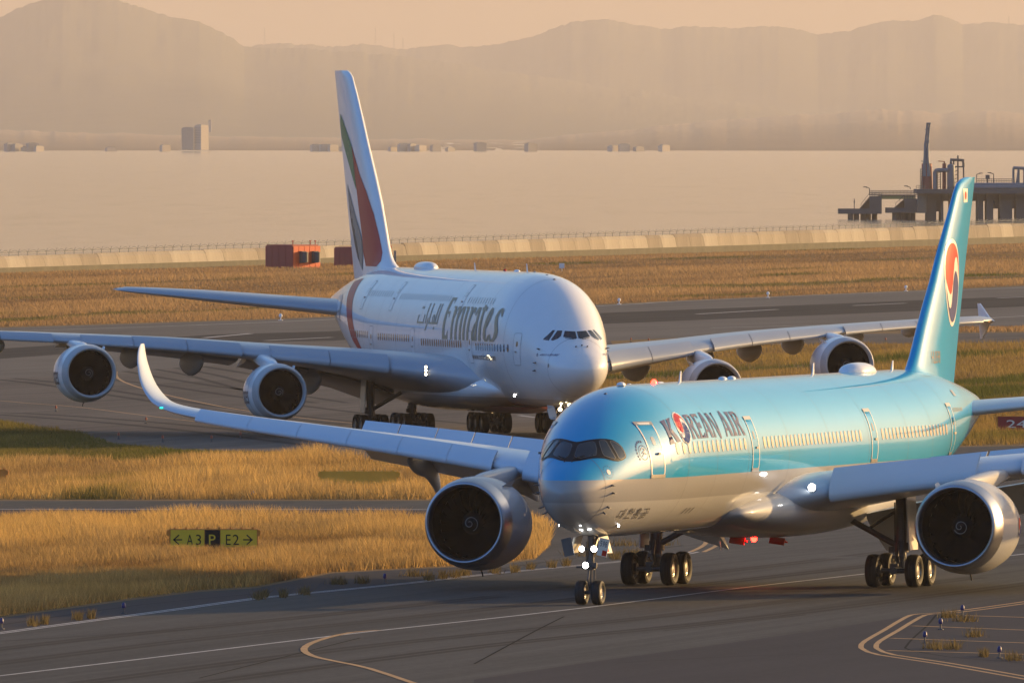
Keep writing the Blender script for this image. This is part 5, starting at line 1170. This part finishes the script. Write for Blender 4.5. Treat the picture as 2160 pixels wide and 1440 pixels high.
for sd in (-1, 1):
    bogie(big, (33.5, 6.23 * sd, 0), 2, .70, .54, 1.35, 1.70, .6, 4.5, (.2, -3.2 * sd, 3.4), 'wing_gear', sd, 2.6)
    bogie(big, (36.8, 2.63 * sd, 0), 3, .70, .54, 1.53, 1.70, .3, 2.6, (1.6, -.4 * sd, 2.4), 'body_gear')
g = tagless('nose_gear', big, (5.0, 0, 0)); mb = MB()
mb.tube([(.3, 0, 2.7), (0, 0, .62)], .17, 14); mb.tube([(0, -.5, .62), (0, .5, .62)], .09, 10); mb.tube([(.15, 0, 1.6), (1.7, 0, 2.6)], .09, 8); mb.box((-.1, 0, 1.75), (.12, .9, .12)); mb.tube([(-.1, 0, 1.4), (-.35, 0, 1.0), (-.1, 0, .7)], .06, 8)
mb.build('strut', M['gear_metal'], g, 40)
for y in (-.45, .45): put_wheel(g, (0, y, .63), .63, .48)
for y, z, r in ((.30, 2.15, .13), (-.30, 2.15, .13), (.0, 1.75, .10), (.25, 2.42, .06), (-.25, 2.42, .06), (-.52, 2.3, .06)): lamp('landing_lamp', (-.35, y, z), r, g, M['lamp_warm'])
for sd in (-1, 1):
    mb = MB(); mb.box((0, 0, 0), (1.5, .06, .95), Matrix.Rotation(R(-14 * sd), 3, 'X')); d = mb.build('gear_door', M['white_paint'], g, smooth=False); d.location = (-.1, sd * .78, 1.95)
    mb = MB(); mb.box((-.76, sd * .18, .0), (.04, .5, .62), Matrix.Rotation(R(-14 * sd), 3, 'X')); mb.build('door_lip', M['white_paint'], d, smooth=False)

# ------------------------------------------------------------------ sea wall with its fence
LW = (SW1 - SW0).length
def sw(t, n=0.0): p = SW0 + SWD * t + SWN * n; return p
wall = empty('sea_wall', (SW0.x, SW0.y, -1.17), math.atan2(SWD.y, SWD.x), 'long pale concrete sea wall of separate panels along the water', 'wall')
PITCH = 9.0; i = 0; t = -95.0; pm = {}
def wall_h(t): return 2.35 + 1.15 * min(max(t / LW, 0), 1)
while t < LW + 150:
    h = wall_h(t + PITCH / 2); hk = round(h, 1); mt = random.choice(['concrete', 'concrete', 'concrete_b', 'concrete_c'])
    if (hk, mt) not in pm:
        mb = MB(); g = .05; h0 = hk * .34
        prof = [(-.05, h0 - .04), (.02, h0), (.35, hk - .45), (.62, hk - .10), (.62, hk), (1.05, hk), (1.05, h0)]
        mb.grid([[(g, y, z) for y, z in prof], [(PITCH - g, y, z) for y, z in prof]], True, 0, True, True)
        pm[(hk, mt)] = mb.mesh('panel', M[mt], smooth=False)
    p = link('panel', pm[(hk, mt)], wall); p.location = (t, .0, random.uniform(-.03, .03)); t += PITCH; i += 1
mb = MB(); mb.grid([[(tt, y, z) for y, z in ((-.12, -.3), (-.10, wall_h(tt) * .34), (1.2, wall_h(tt) * .34), (1.2, -3.2))] for tt in (-95, 0, LW, LW + 150)]); mb.build('footing', M['concrete_dark'], wall, smooth=False)
fence = empty('perimeter_fence', (SW0.x, SW0.y, -1.17), math.atan2(SWD.y, SWD.x), 'low wire fence running along the top of the sea wall', 'fence')
t = -92.0; k = 0; pmf = None
mbw = MB()
while t < LW + 145:
    h = wall_h(t)
    if pmf is None:
        mb = MB(); mb.tube([(0, 0, 0), (0, 0, .55), (.55, -.05, .95)], .045, 6); pmf = mb.mesh('post', M['fence_wire'])
    o = link('post', pmf, fence); o.location = (t, .85, h); t += 4.5
for z in (.18, .5):
    mbw.tube([(tt, .85, wall_h(tt) + z) for tt in (-92, 0, LW * .5, LW, LW + 145)], .035, 5)
mbw.build('rail', M['fence_wire'], fence)
mb = MB(); tt = -92.0
while tt < LW + 140:
    h = wall_h(tt); mb.tube([(tt, .85, h + .5), (tt + 2.6, .80, h + .80), (tt + 3.4, .80, h + .76), (tt + 4.5, .85, h + .5)], .04, 4); tt += 4.5
mb.build('wire_coil', M['fence_wire'], fence)

# red equipment cabins and small posts near the wall
def cabin(p, rz, w, d, h, label, units):
    c = empty('equipment_cabin', (p[0], p[1], -1.17), rz, label, 'cabin')
    mb = MB(); mb.box((0, 0, h / 2), (w, d, h)); mb.build('shell', M['cabin_red'], c, smooth=False)
    mb = MB(); mb.box((-.1, 0, h + .09), (w * .92, d * .96, .16)); mb.build('roof', M['cabin_red'], c, smooth=False)
    for k in range(5):                                                   # panelled end, sunlight on it painted as brighter orange
        mb = MB(); mb.box((0, 0, 0), (.10, d / 5 - .10, h * .98)); o = mb.build('end_panel', M['lit_red_and_orange'], c, smooth=False); o.location = (w / 2 + .05, -d / 2 + d / 5 * (k + .5), h / 2)
    for k in range(4):
        mb = MB(); mb.box((0, 0, 0), (w / 4 - .08, .06, h * .96)); o = mb.build('side_panel', M['cabin_red'], c, smooth=False); o.location = (-w / 2 + w / 4 * (k + .5), -d / 2 - .03, h / 2)
    for y in units:
        mb = MB(); mb.tube([(0, 0, -.75), (0, 0, .75)], .52, 14); mb.box((-.35, 0, 0), (.5, .9, 1.7)); o = mb.build('cooling_unit', M['steel_dark'], c); o.location = (w / 2 + .75, y, h * .50)
    for y in (-d * .45, d * .2, d * .38):
        mb = MB(); mb.tube([(0, 0, 0), (0, 0, .55)], .07, 6); mb.box((0, 0, .55), (.22, .22, .18)); o = mb.build('roof_lamp', M['cabin_red'], c); o.location = (w / 2 - .3, y, h + .15)
    return c
g1 = gp(617, 566)
cabin((g1[0], g1[1] + 3), R(-42), 5.4, 5.8, 3.25, 'red cabin with two cooling units on its sunlit orange end, before the sea wall', (-1.2, 1.4))
g2 = gp(752, 562)
cabin((g2[0], g2[1] + 3), R(-42), 4.4, 5.0, 2.7, 'smaller red cabin half hidden by the tall fin of the white airliner', ())
def ground_thing(name, u, v, label, cat, group=None):
    x, y = gp(u, v); return empty(name, (x, y, zg(y)), 0, label, cat, group)
o = ground_thing('marker_post', 826, 560, 'pale square post with an orange lamp beside the tall white fin', 'post')
mb = MB(); mb.box((.5, 0, 1.1), (.35, .35, 2.2)); mb.build('post', M['concrete'], o, smooth=False); mb = MB(); mb.tube([(-.2, 0, 0), (-.2, 0, 2.6)], .08, 6); mb.box((-.2, 0, 2.7), (.4, .4, .5)); mb.build('lamp', M['lit_red_and_orange'], o)
o = ground_thing('instrument_box', 1185, 572, 'small white box on a short leg in the far brown grass', 'box')
mb = MB(); mb.box((0, 0, .78), (.75, .6, .7)); mb.build('box', M['white_paint'], o, smooth=False); mb = MB(); mb.tube([(0, 0, 0), (0, 0, .5)], .08, 8); mb.build('leg', M['white_paint'], o)

# guidance signs
def sign(u0, u1, v, hgt, label, face, plates, back=False, rz=0.0):
    a, b = gp(u0, v), gp(u1, v); w = math.hypot(b[0] - a[0], b[1] - a[1]); c = ((a[0] + b[0]) / 2, (a[1] + b[1]) / 2)
    s = empty('airfield_sign', (c[0], c[1], zg(c[1])), rz, label, 'sign'); z0 = .12
    mb = MB(); mb.box((0, 0, z0 + hgt / 2), (w, .24, hgt)); mb.build('cabinet', M['sign_orange'] if not back else M['sign_back'], s, smooth=False)
    for sd in (-1, 1):
        mb = MB(); mb.box((0, 0, 0), (.12, .34, .26)); o = mb.build('end_cap', M['sign_orange'] if not back else M['sign_back'], s, smooth=False); o.location = (sd * (w / 2 + .05), 0, z0 + hgt - .18)
    n = 8
    for k in range(n):
        mb = MB(); mb.box((0, 0, 0), (.10, .2, .09)); o = mb.build('clip', M['sign_orange'] if not back else M['sign_back'], s, smooth=False); o.location = (-w / 2 + w * (k + .5) / n, 0, z0 + hgt + .04)
    for k in range(4):
        mb = MB(); mb.tube([(0, 0, 0), (0, 0, .14)], .06, 8); o = mb.build('leg', M['steel_dark'], s); o.location = (-w / 2 + w * (k + .5) / 4, 0, -.01)
    for (f0, f1, fm, txts) in plates:
        x0, x1 = -w / 2 + .05 + (w - .1) * f0, -w / 2 + .05 + (w - .1) * f1
        mb = MB(); mb.box(((x0 + x1) / 2, -.125, z0 + hgt / 2), (x1 - x0 - .03, .02, hgt - .10)); pl = mb.build('face_plate', M[fm], s, smooth=False)
        fn = lambda x, z, off: Vector((x, -.136 - off, z))
        for (tx, a0, a1, tm) in txts:
            X0, X1 = -w / 2 + .05 + (w - .1) * a0, -w / 2 + .05 + (w - .1) * a1; zl, zh = z0 + hgt * .26, z0 + hgt * .74
            if tx in ('<', '>'):
                zc = (zl + zh) / 2; q = (zh - zl) * .42; d = 1 if tx == '>' else -1; tip = X1 if d > 0 else X0; tail = X0 if d > 0 else X1
                segs = [(tail, zc, tip, zc), (tip, zc, tip - d * q * 1.1, zc + q), (tip, zc, tip - d * q * 1.1, zc - q)]
                link('sign_arrow', flat_mesh('sign_arrow', strokes(segs, 0, 0, 1, 1, .055), fn, M[tm], cuts=9, off=.004), pl)
            else: link('sign_letter', text_mesh('sign_letter', text_polys(tx, X0, X1, zl, zh), fn, M[tm], off=.004, cuts=9), pl)
    return s
sign(357, 545, 1166, .98, 'yellow taxiway sign with black arrows reading A3 and E2 around a black P', 'sign_yellow',
     [(0, .395, 'sign_yellow', [('<', .04, .13, 'black'), ('A', .19, .26, 'black'), ('3', .295, .355, 'black')]), (.395, .575, 'black', [('P', .445, .52, 'sign_yellow')]), (.575, 1., 'sign_yellow', [('E', .64, .695, 'black'), ('2', .72, .79, 'black'), ('>', .845, .94, 'black')])])
sign(675, 840, 1037, 1.02, 'dull yellow sign seen from behind among the dry grass under the blue wing', 'sign_back', [(0, .33, 'sign_back', []), (.33, .66, 'sign_back', []), (.66, 1, 'sign_back', [])], True)
sign(2103, 2290, 914, 1.05, 'dark red runway sign with white characters at the right edge of the grass', 'sign_red', [(0, 1., 'sign_red', [('24L-06R', .10, .92, 'cream')])])
sign(-70, 14, 1026, .85, 'orange end of a sign poking out of the grass at the left edge', 'sign_back', [], False)

# edge lights
def edge_light(u, v, label, group, kind='blue'):
    o = ground_thing('edge_light', u, v, label, 'light', group)
    if kind not in EL:
        mb = MB(); mb.tube([(0, 0, 0), (0, 0, .05)], .12, 10); mb.tube([(0, 0, .05), (0, 0, .26)], .03, 8); a = mb.mesh('stem', M['steel_dark'] if kind != 'white' else M['white_paint'])
        mb = MB(); mb.lathe([(.24, .001), (.24, .075), (.30, .085), (.40, .075), (.45, .04), (.46, .001)], axis='z', n=12); b = mb.mesh('lens', M['blue_glass'] if kind == 'blue' else M['white_paint'] if kind == 'white' else M['post_red'])
        EL[kind] = (a, b)
    a, b = EL[kind]; x = link('stem', a, o); y = link('lens', b, o)
    if kind == 'white': x.scale = y.scale = (2.2, 2.2, 1.6)
    return o
EL = {}
for u, v, lb in ((3, 1327, 'blue edge light at the left edge of the picture beside the white line'), (261, 1294, 'blue edge light between the white line and the yellow A3 sign'), (812, 1231, 'blue edge light on the shoulder left of the blue airliner engine'),
                 (2030, 1299, 'blue edge light farthest up the striped dark shoulder'), (1984, 1328, 'blue edge light second from the top on the striped dark shoulder'), (1951, 1356, 'blue edge light nearest the double yellow bend'), (2108, 1388, 'blue edge light lowest on the striped dark shoulder'),
                 (533, 1052, 'blue edge light in the grass edge above the narrow taxiway')):
    edge_light(u, v, lb, 'blue taxiway edge lights')
for u, v, lb in ((118, 868, 'short dark edge light under the outer engine of the white airliner'), (308, 893, 'short dark edge light right of the upturned blue wing tip'), (507, 925, 'short dark edge light above the blue airliner wing'), (1090, 962, 'short dark edge light near the nose of the blue airliner')):
    edge_light(u, v, lb, 'dark edge lights by the far taxiway', 'red')
for u, v, lb in ((592, 676, 'white runway light beside the white tailplane'), (1306, 642, 'white runway light right of the white airliner nose'), (1620, 628, 'white runway light over the middle of the blue fuselage'), (1911, 614, 'white runway light left of the blue fin')):
    edge_light(u, v, lb, 'white runway edge lights', 'white')
for u, v, lb in ((250, 926, 'dark red light post left of the pair near the shaded grass'), (343, 932, 'pale light post by the shaded grass, left of its twin'), (446, 932, 'pale light post by the shaded grass, right of its twin')):
    edge_light(u, v, lb, 'small posts at the shaded taxiway edge', 'red')
for u, v, lb in ((1331, 722, 'dark post under the white port wing, left of its twin'), (1368, 723, 'dark post under the white port wing, right of its twin'), (1868, 722, 'dark post left of the blue fin')):
    edge_light(u, v, lb, 'dark posts beyond the far wing', 'red')

# ------------------------------------------------------------------ tanker jetty out on the water
JY = 4100.0; JS = FPX / JY; WL = -4.0
jx = lambda u: (u - 1080) / JS
jz = lambda v: CAMH - (v - VH) / JS
def jet(name, u, label, cat, group=None): return empty(name, (jx(u), JY, WL), 0, label, cat, group)
def jb(mb, root, u0, u1, v0, v1, y0=-5, y1=5): mb.box(((jx(u0) + jx(u1)) / 2 - root.location.x, (y0 + y1) / 2, (jz(v0) + jz(v1)) / 2 - WL), (abs(jx(u1) - jx(u0)), y1 - y0, abs(jz(v1) - jz(v0))))
def jp(root, u, v, y=0): return (jx(u) - root.location.x, y, jz(v) - WL)
def railing(root, u0, u1, v, y, hgt=7, n=None, mt='steel_dark'):
    mb = MB(); n = n or max(2, int(abs(u1 - u0) / 5))
    for vv in (v - hgt, v - hgt * .5): mb.tube([jp(root, u0, vv, y), jp(root, u1, vv, y)], .06, 5)
    for k in range(n + 1): u = u0 + (u1 - u0) * k / n; mb.tube([jp(root, u, v, y), jp(root, u, v - hgt, y)], .06, 5)
    return mb.build('railing', M[mt], root)
def dolphin(u0, ut, u1, vt, vs, vb, label):
    d = jet('mooring_dolphin', u0, label, 'dolphin', 'mooring dolphins of the jetty'); mb = MB()
    jb(mb, d, u0, u1, vs, vb); jb(mb, d, ut, u1, vt, vs + .5, -4.9, 4.9)
    mb.build('pile_cap', M['jetty'], d, smooth=False)
    mb = MB(); n = 9
    for k in range(n):                                                  # concrete steps
        a = ut - 20 + 20 * k / n; jb(mb, d, a, ut + .2, vs - (vs - vt) * (k + 1) / (n + 1), vs + .2, -1.6, 1.6)
    mb.build('steps', M['jetty'], d, smooth=False)
    for k, u in enumerate([u0 + (u1 - u0) * q for q in (.28, .42, .58, .7, .85)]):
        mb = MB(); mb.tube([jp(d, u, vb - 1), (jp(d, u, vb)[0], 0, -3)], .75, 10); o = mb.build('pile', M['jetty'], d); o.location.y = -3 + 1.6 * k
    mb = MB(); mb.tube([jp(d, ut - 18, vs - 10, -2), jp(d, ut, vt - 7, -2)], .06, 5); mb.tube([jp(d, ut - 18, vs, -2), jp(d, ut - 18, vs - 10, -2)], .06, 5); mb.tube([jp(d, ut - 9, vs - 9, -2), jp(d, ut - 9, vs - 18, -2)], .06, 5); mb.build('stair_rail', M['steel_dark'], d)
    railing(d, ut, u1, vt, -4.5)
    return d
dA = dolphin(1768, 1834, 1859, 414, 440, 451, 'grey concrete mooring platform with steps, standing alone in the water')
mb = MB(); mb.tube([jp(dA, 1802, 440), jp(dA, 1802, 419)], .12, 6); jb(mb, dA, 1800.5, 1803.5, 425, 428, -.3, .3); mb.build('bollard_post', M['steel_dark'], dA)
dB = dolphin(1868, 1907, 1936, 419, 438, 449, 'grey concrete mooring platform joined to the main jetty deck')
fb = jet('footbridge', 1852, 'yellow footbridge with railings between the two mooring platforms', 'footbridge')
mb = MB(); jb(mb, fb, 1852, 1930, 412.5, 420, -1, 1); mb.build('girder', M['jetty_yellow'], fb, smooth=False); mb = MB(); jb(mb, fb, 1834, 1940, 411, 412.6, -1.3, 1.3); mb.build('deck', M['steel_dark'], fb, smooth=False)
railing(fb, 1835, 1935, 411, -1.2, 9, 34, 'jetty_light'); railing(fb, 1835, 1935, 411, 1.2, 9, 34, 'jetty_light')
pf = jet('jetty_platform', 1935, 'dark concrete jetty deck on massive piers, cut off by the right edge', 'jetty'); mb = MB()
jb(mb, pf, 1930, 2600, 399, 408, -14, 14); mb.build('deck', M['jetty'], pf, smooth=False)
mb = MB(); jb(mb, pf, 1934, 1952, 408.2, 449, -12, -4); jb(mb, pf, 1938, 1946, 414, 438, -12.6, -12.05); mb.build('fender', M['jetty_light'], pf, smooth=False)
for u, w in ((1963, 20), (1985, 6), (2006, 8), (2066, 12), (2086, 14), (2120, 26), (2150, 18), (2200, 20), (2260, 20), (2330, 24), (2420, 24), (2520, 24)):
    mb = MB(); jb(mb, pf, u - w / 2, u + w / 2, 408, 468, -9, 9); mb.build('pier', M['jetty'], pf, smooth=False)
mb = MB(); jb(mb, pf, 1950, 2600, 408, 424, -5, 5); jb(mb, pf, 1950, 1986, 424, 446, -7, 7); jb(mb, pf, 2096, 2140, 424, 440, -7, 7); mb.build('crossbeam', M['jetty'], pf, smooth=False)
railing(pf, 1930, 1948, 399, -13, 8); railing(pf, 2058, 2135, 386, -8, 9, 22)
mb = MB(); jb(mb, pf, 2050, 2600, 386, 399, -9, 6); mb.build('pipe_deck', M['steel_dark'], pf, smooth=False)
for k, vv in enumerate((391, 395)):
    mb = MB(); mb.tube([jp(pf, 2050, vv, -10 - k), jp(pf, 2600, vv, -10 - k)], .7 - .2 * k, 10); mb.build('pipe', M['steel_blue'], pf)
mb = MB()
for u in (2137, 2148, 2160, 2172): mb.tube([jp(pf, u, 386, -4), jp(pf, u, 354, -4)], .35, 8)
mb.tube([jp(pf, 2136, 354, -4), jp(pf, 2174, 356, -4)], .4, 8); mb.tube([jp(pf, 2148, 356, -4), jp(pf, 2143, 386, -4)], .25, 6); mb.tube([jp(pf, 2160, 356, -4), jp(pf, 2166, 386, -4)], .25, 6); mb.build('portal_frame', M['steel_blue'], pf)
la = jet('loading_arm', 1953, 'tall twin-boom loading arm with a red foot rising above the jetty', 'loading arm')
mb = MB(); mb.tube([jp(la, 1955, 399), jp(la, 1955, 345)], [1.5, 1.3], 12); mb.build('pedestal', M['jetty_red'], la)
for a, b, c, d in ((1949, 1951, 1954.5, 1956), (1958.5, 1956.5, 1959, 1961)):
    mb = MB(); mb.tube([jp(la, a, 372, -1), jp(la, b, 330, -1), jp(la, b + .3, 302, -1)], [.55, .38, .30], 8); mb.tube([jp(la, b + .5, 303, 0), jp(la, c, 280, 0), jp(la, d, 260, 0)], .26, 8); mb.build('boom', M['steel_blue'], la)
mb = MB(); jb(mb, la, 1950.5, 1960, 296, 304, -.8, .8); jb(mb, la, 1954, 1963, 259, 262.5, -.5, .5)
for vv in (270, 282, 292, 312, 322, 335, 348): mb.tube([jp(la, 1951, vv + 4, -.5), jp(la, 1959.5, vv, -.5)], .1, 5)
mb.build('joint', M['steel_blue'], la)
mb = MB()
for u in (1941, 1945): mb.tube([jp(la, u, 399, -1.5), jp(la, u, 356, -1.5)], .1, 5)
for k in range(9): mb.tube([jp(la, 1941, 398 - 5 * k, -1.5), jp(la, 1945, 396 - 5 * k, -1.5)], .08, 5)
mb.tube([jp(la, 1943, 340, -1), jp(la, 1950, 341, -1)], .12, 5); mb.build('ladder', M['steel_dark'], la)
vs_ = jet('storage_vessel', 2006, 'blue grey upright vessel with a large bent pipe on the jetty', 'tank')
mb = MB(); mb.lathe([(jz(399) - WL, .9), (jz(398) - WL, 1.0), (jz(352) - WL, 1.0), (jz(348) - WL, .85), (jz(346) - WL, .4), (jz(345.4) - WL, .01)], axis='z', n=20); mb.build('shell', M['steel_blue'], vs_)
mb = MB(); mb.tube([jp(vs_, 1972, 399, -1), jp(vs_, 1972, 364, -1), jp(vs_, 1974, 360, -1), jp(vs_, 1979, 359, -1), jp(vs_, 2000, 359, -1)], .55, 10); mb.build('bent_pipe', M['steel_blue'], vs_)
mb = MB(); mb.tube([jp(vs_, 1992, 399, 1), jp(vs_, 1992, 345, 1)], .5, 8); mb.tube([jp(vs_, 1992, 341, 1), jp(vs_, 1979, 340, 1)], .12, 6); mb.tube([jp(vs_, 1992, 346, 1), jp(vs_, 1992, 340, 1)], .2, 6); mb.build('red_pipe', M['jetty_red'], vs_)
mb = MB()
for u in (2012, 2021, 2033): mb.tube([jp(vs_, u, 399, 2), jp(vs_, u, 336 if u != 2021 else 328, 2)], .22, 6)
mb.tube([jp(vs_, 2006, 345, 0), jp(vs_, 2006, 337, 1), jp(vs_, 2030, 338, 2), jp(vs_, 2033, 345, 2), jp(vs_, 2033, 352, 2)], .35, 8); mb.tube([jp(vs_, 2012, 352, 2), jp(vs_, 2033, 352, 2)], .2, 6)
for k in range(6): mb.tube([jp(vs_, 2012, 395 - 8 * k, 2), jp(vs_, 2021, 391 - 8 * k, 2)], .1, 5)
for u in (1978, 1985): mb.tube([jp(vs_, u, 399, 3), jp(vs_, u, 358, 3)], .14, 5)
for k in range(7): mb.tube([jp(vs_, 1978, 396 - 5 * k, 3), jp(vs_, 1985, 393 - 5 * k, 3)], .08, 5)
mb.build('pipe_rack', M['steel_dark'], vs_)
for u, v, vt, s, lb in ((1834, 412, 397, -1, 'lamp post at the end of the yellow footbridge'), (1920, 399, 395, -1, 'lamp post at the near corner of the jetty deck'), (2060, 386, 368, 1, 'lamp post on the pipe deck right of the blue fin'), (2096, 386, 367, -1, 'lamp post on the pipe deck near the square cabinet')):
    o = jet('lamp_post', u, lb, 'lamp post', 'lamp posts of the jetty'); mb = MB(); mb.tube([jp(o, u, v), jp(o, u, vt)], .12, 6); mb.tube([jp(o, u, vt), jp(o, u + s * 8, vt - 2)], .10, 6); mb.build('pole', M['steel_dark'], o)
    mb = MB(); jb(mb, o, u + s * 5, u + s * 13, vt - 3.4, vt - 1.6, -.3, .3); mb.build('lamp_head', M['steel_dark'], o, smooth=False)
o = jet('control_cabinet', 2083, 'square grey cabinet standing on the pipe deck of the jetty', 'cabinet'); mb = MB(); jb(mb, o, 2079, 2087, 369, 378, -2, 2); jb(mb, o, 2082, 2084, 378, 386, -.3, .3); mb.build('body', M['steel_dark'], o, smooth=False)

# ------------------------------------------------------------------ the town along the far shore, pylons on the ridge
TY = 15950.0; TS = FPX / TY
def far_house(u, v, w, h, mt, label, group=None):
    o = bpy.data.objects.new('house', None); COL.objects.link(o)
    z = CAMH - (v - VH) / TS; o.location = ((u - 1080) / TS, TY, z); tag(o, label, 'house', group)
    mb = MB(); mb.box((0, 0, h / 2 - 3), (w, 12, h + 6)); mb.build('wall', M[mt], o, smooth=False)
    mb = MB(); mb.box((0, 0, h + .4), (w * .7, 8, .8)); mb.build('roof', M['town'], o, smooth=False)
    return o
tw = far_house(425, 304, 8.5, 18.5, 'town_pale', 'tall pale tower block lit by the sun on the far shore'); tw.name = 'tower_block'; tw['category'] = 'tower'
for k in range(6):
    for zz in range(7):
        mb = MB(); mb.box((0, 0, 0), (1.0, .12, 1.3)); q = mb.build('window', M['town'], tw, smooth=False); q.location = (-4 + 1.6 * k, -6.08, 1.5 + 2.4 * zz)
tw.rotation_euler.z = R(-38)
tw = far_house(396, 304, 12, 16, 'town', 'tall grey tower block left of the pale one on the far shore'); tw.name = 'tower_block'; tw['category'] = 'tower'
tw = far_house(389, 268, 3.2, 7, 'town_pale', 'thin bright mast house above the tower blocks'); tw.location.y = 17300
rr = random.Random(5)
ORD = 'first second third fourth fifth sixth seventh eighth ninth tenth eleventh twelfth thirteenth fourteenth fifteenth sixteenth seventeenth eighteenth nineteenth twentieth twenty-first twenty-second twenty-third twenty-fourth'.split()
spots = sorted([22, 38, 57, 70, 84, 232, 348] + [668, 684, 700, 731, 752, 828, 852, 868, 888, 921, 948] + [1010, 1120, 1296, 1318, 1345, 1402])
for k, u in enumerate(spots):
    tone = rr.choice(['pale', 'pale', 'grey'])
    h = far_house(u + rr.uniform(-3, 3), rr.uniform(306, 316), rr.uniform(3, 6), rr.uniform(1.6, 3.2), 'town_pale' if tone == 'pale' else 'town', 'small %s house on the hazy far shore, %s from the left' % (tone, ORD[k]), 'houses along the far shore')
    h.rotation_euler.z = R(rr.uniform(-60, -35))
for u, v, hh, lb in ((558, 93, 34, 'thin pylon alone on the ridge above the left hills'), (792, 97, 38, 'tall thin mast on the ridge, left of the lattice masts'), (831, 100, 30, 'lattice mast in the middle of the ridge group'), (850, 98, 18, 'short mast at the end of the ridge group'), (2128, 50, 16, 'small mast on the ridge at the far right')):
    y = 45900.0; s = FPX / y; o = empty('mast', ((u - 1080) / s, y, CAMH - (v - VH) / s - 8), 0, lb, 'mast', 'masts on the mountain ridge'); H = hh / s + 8; mb = MB()
    for a, b in ((-1, -1), (1, -1), (1, 1), (-1, 1)): mb.tube([(a * 2.0, b * 2.0, 0), (a * .5, b * .5, H)], .45, 5)
    for k in range(5): zz = H * (.3 + .14 * k); mb.tube([(-2.6 + k * .2, 0, zz), (2.6 - k * .2, 0, zz)], .4, 5)
    mb.build('lattice', M['steel_dark'], o)
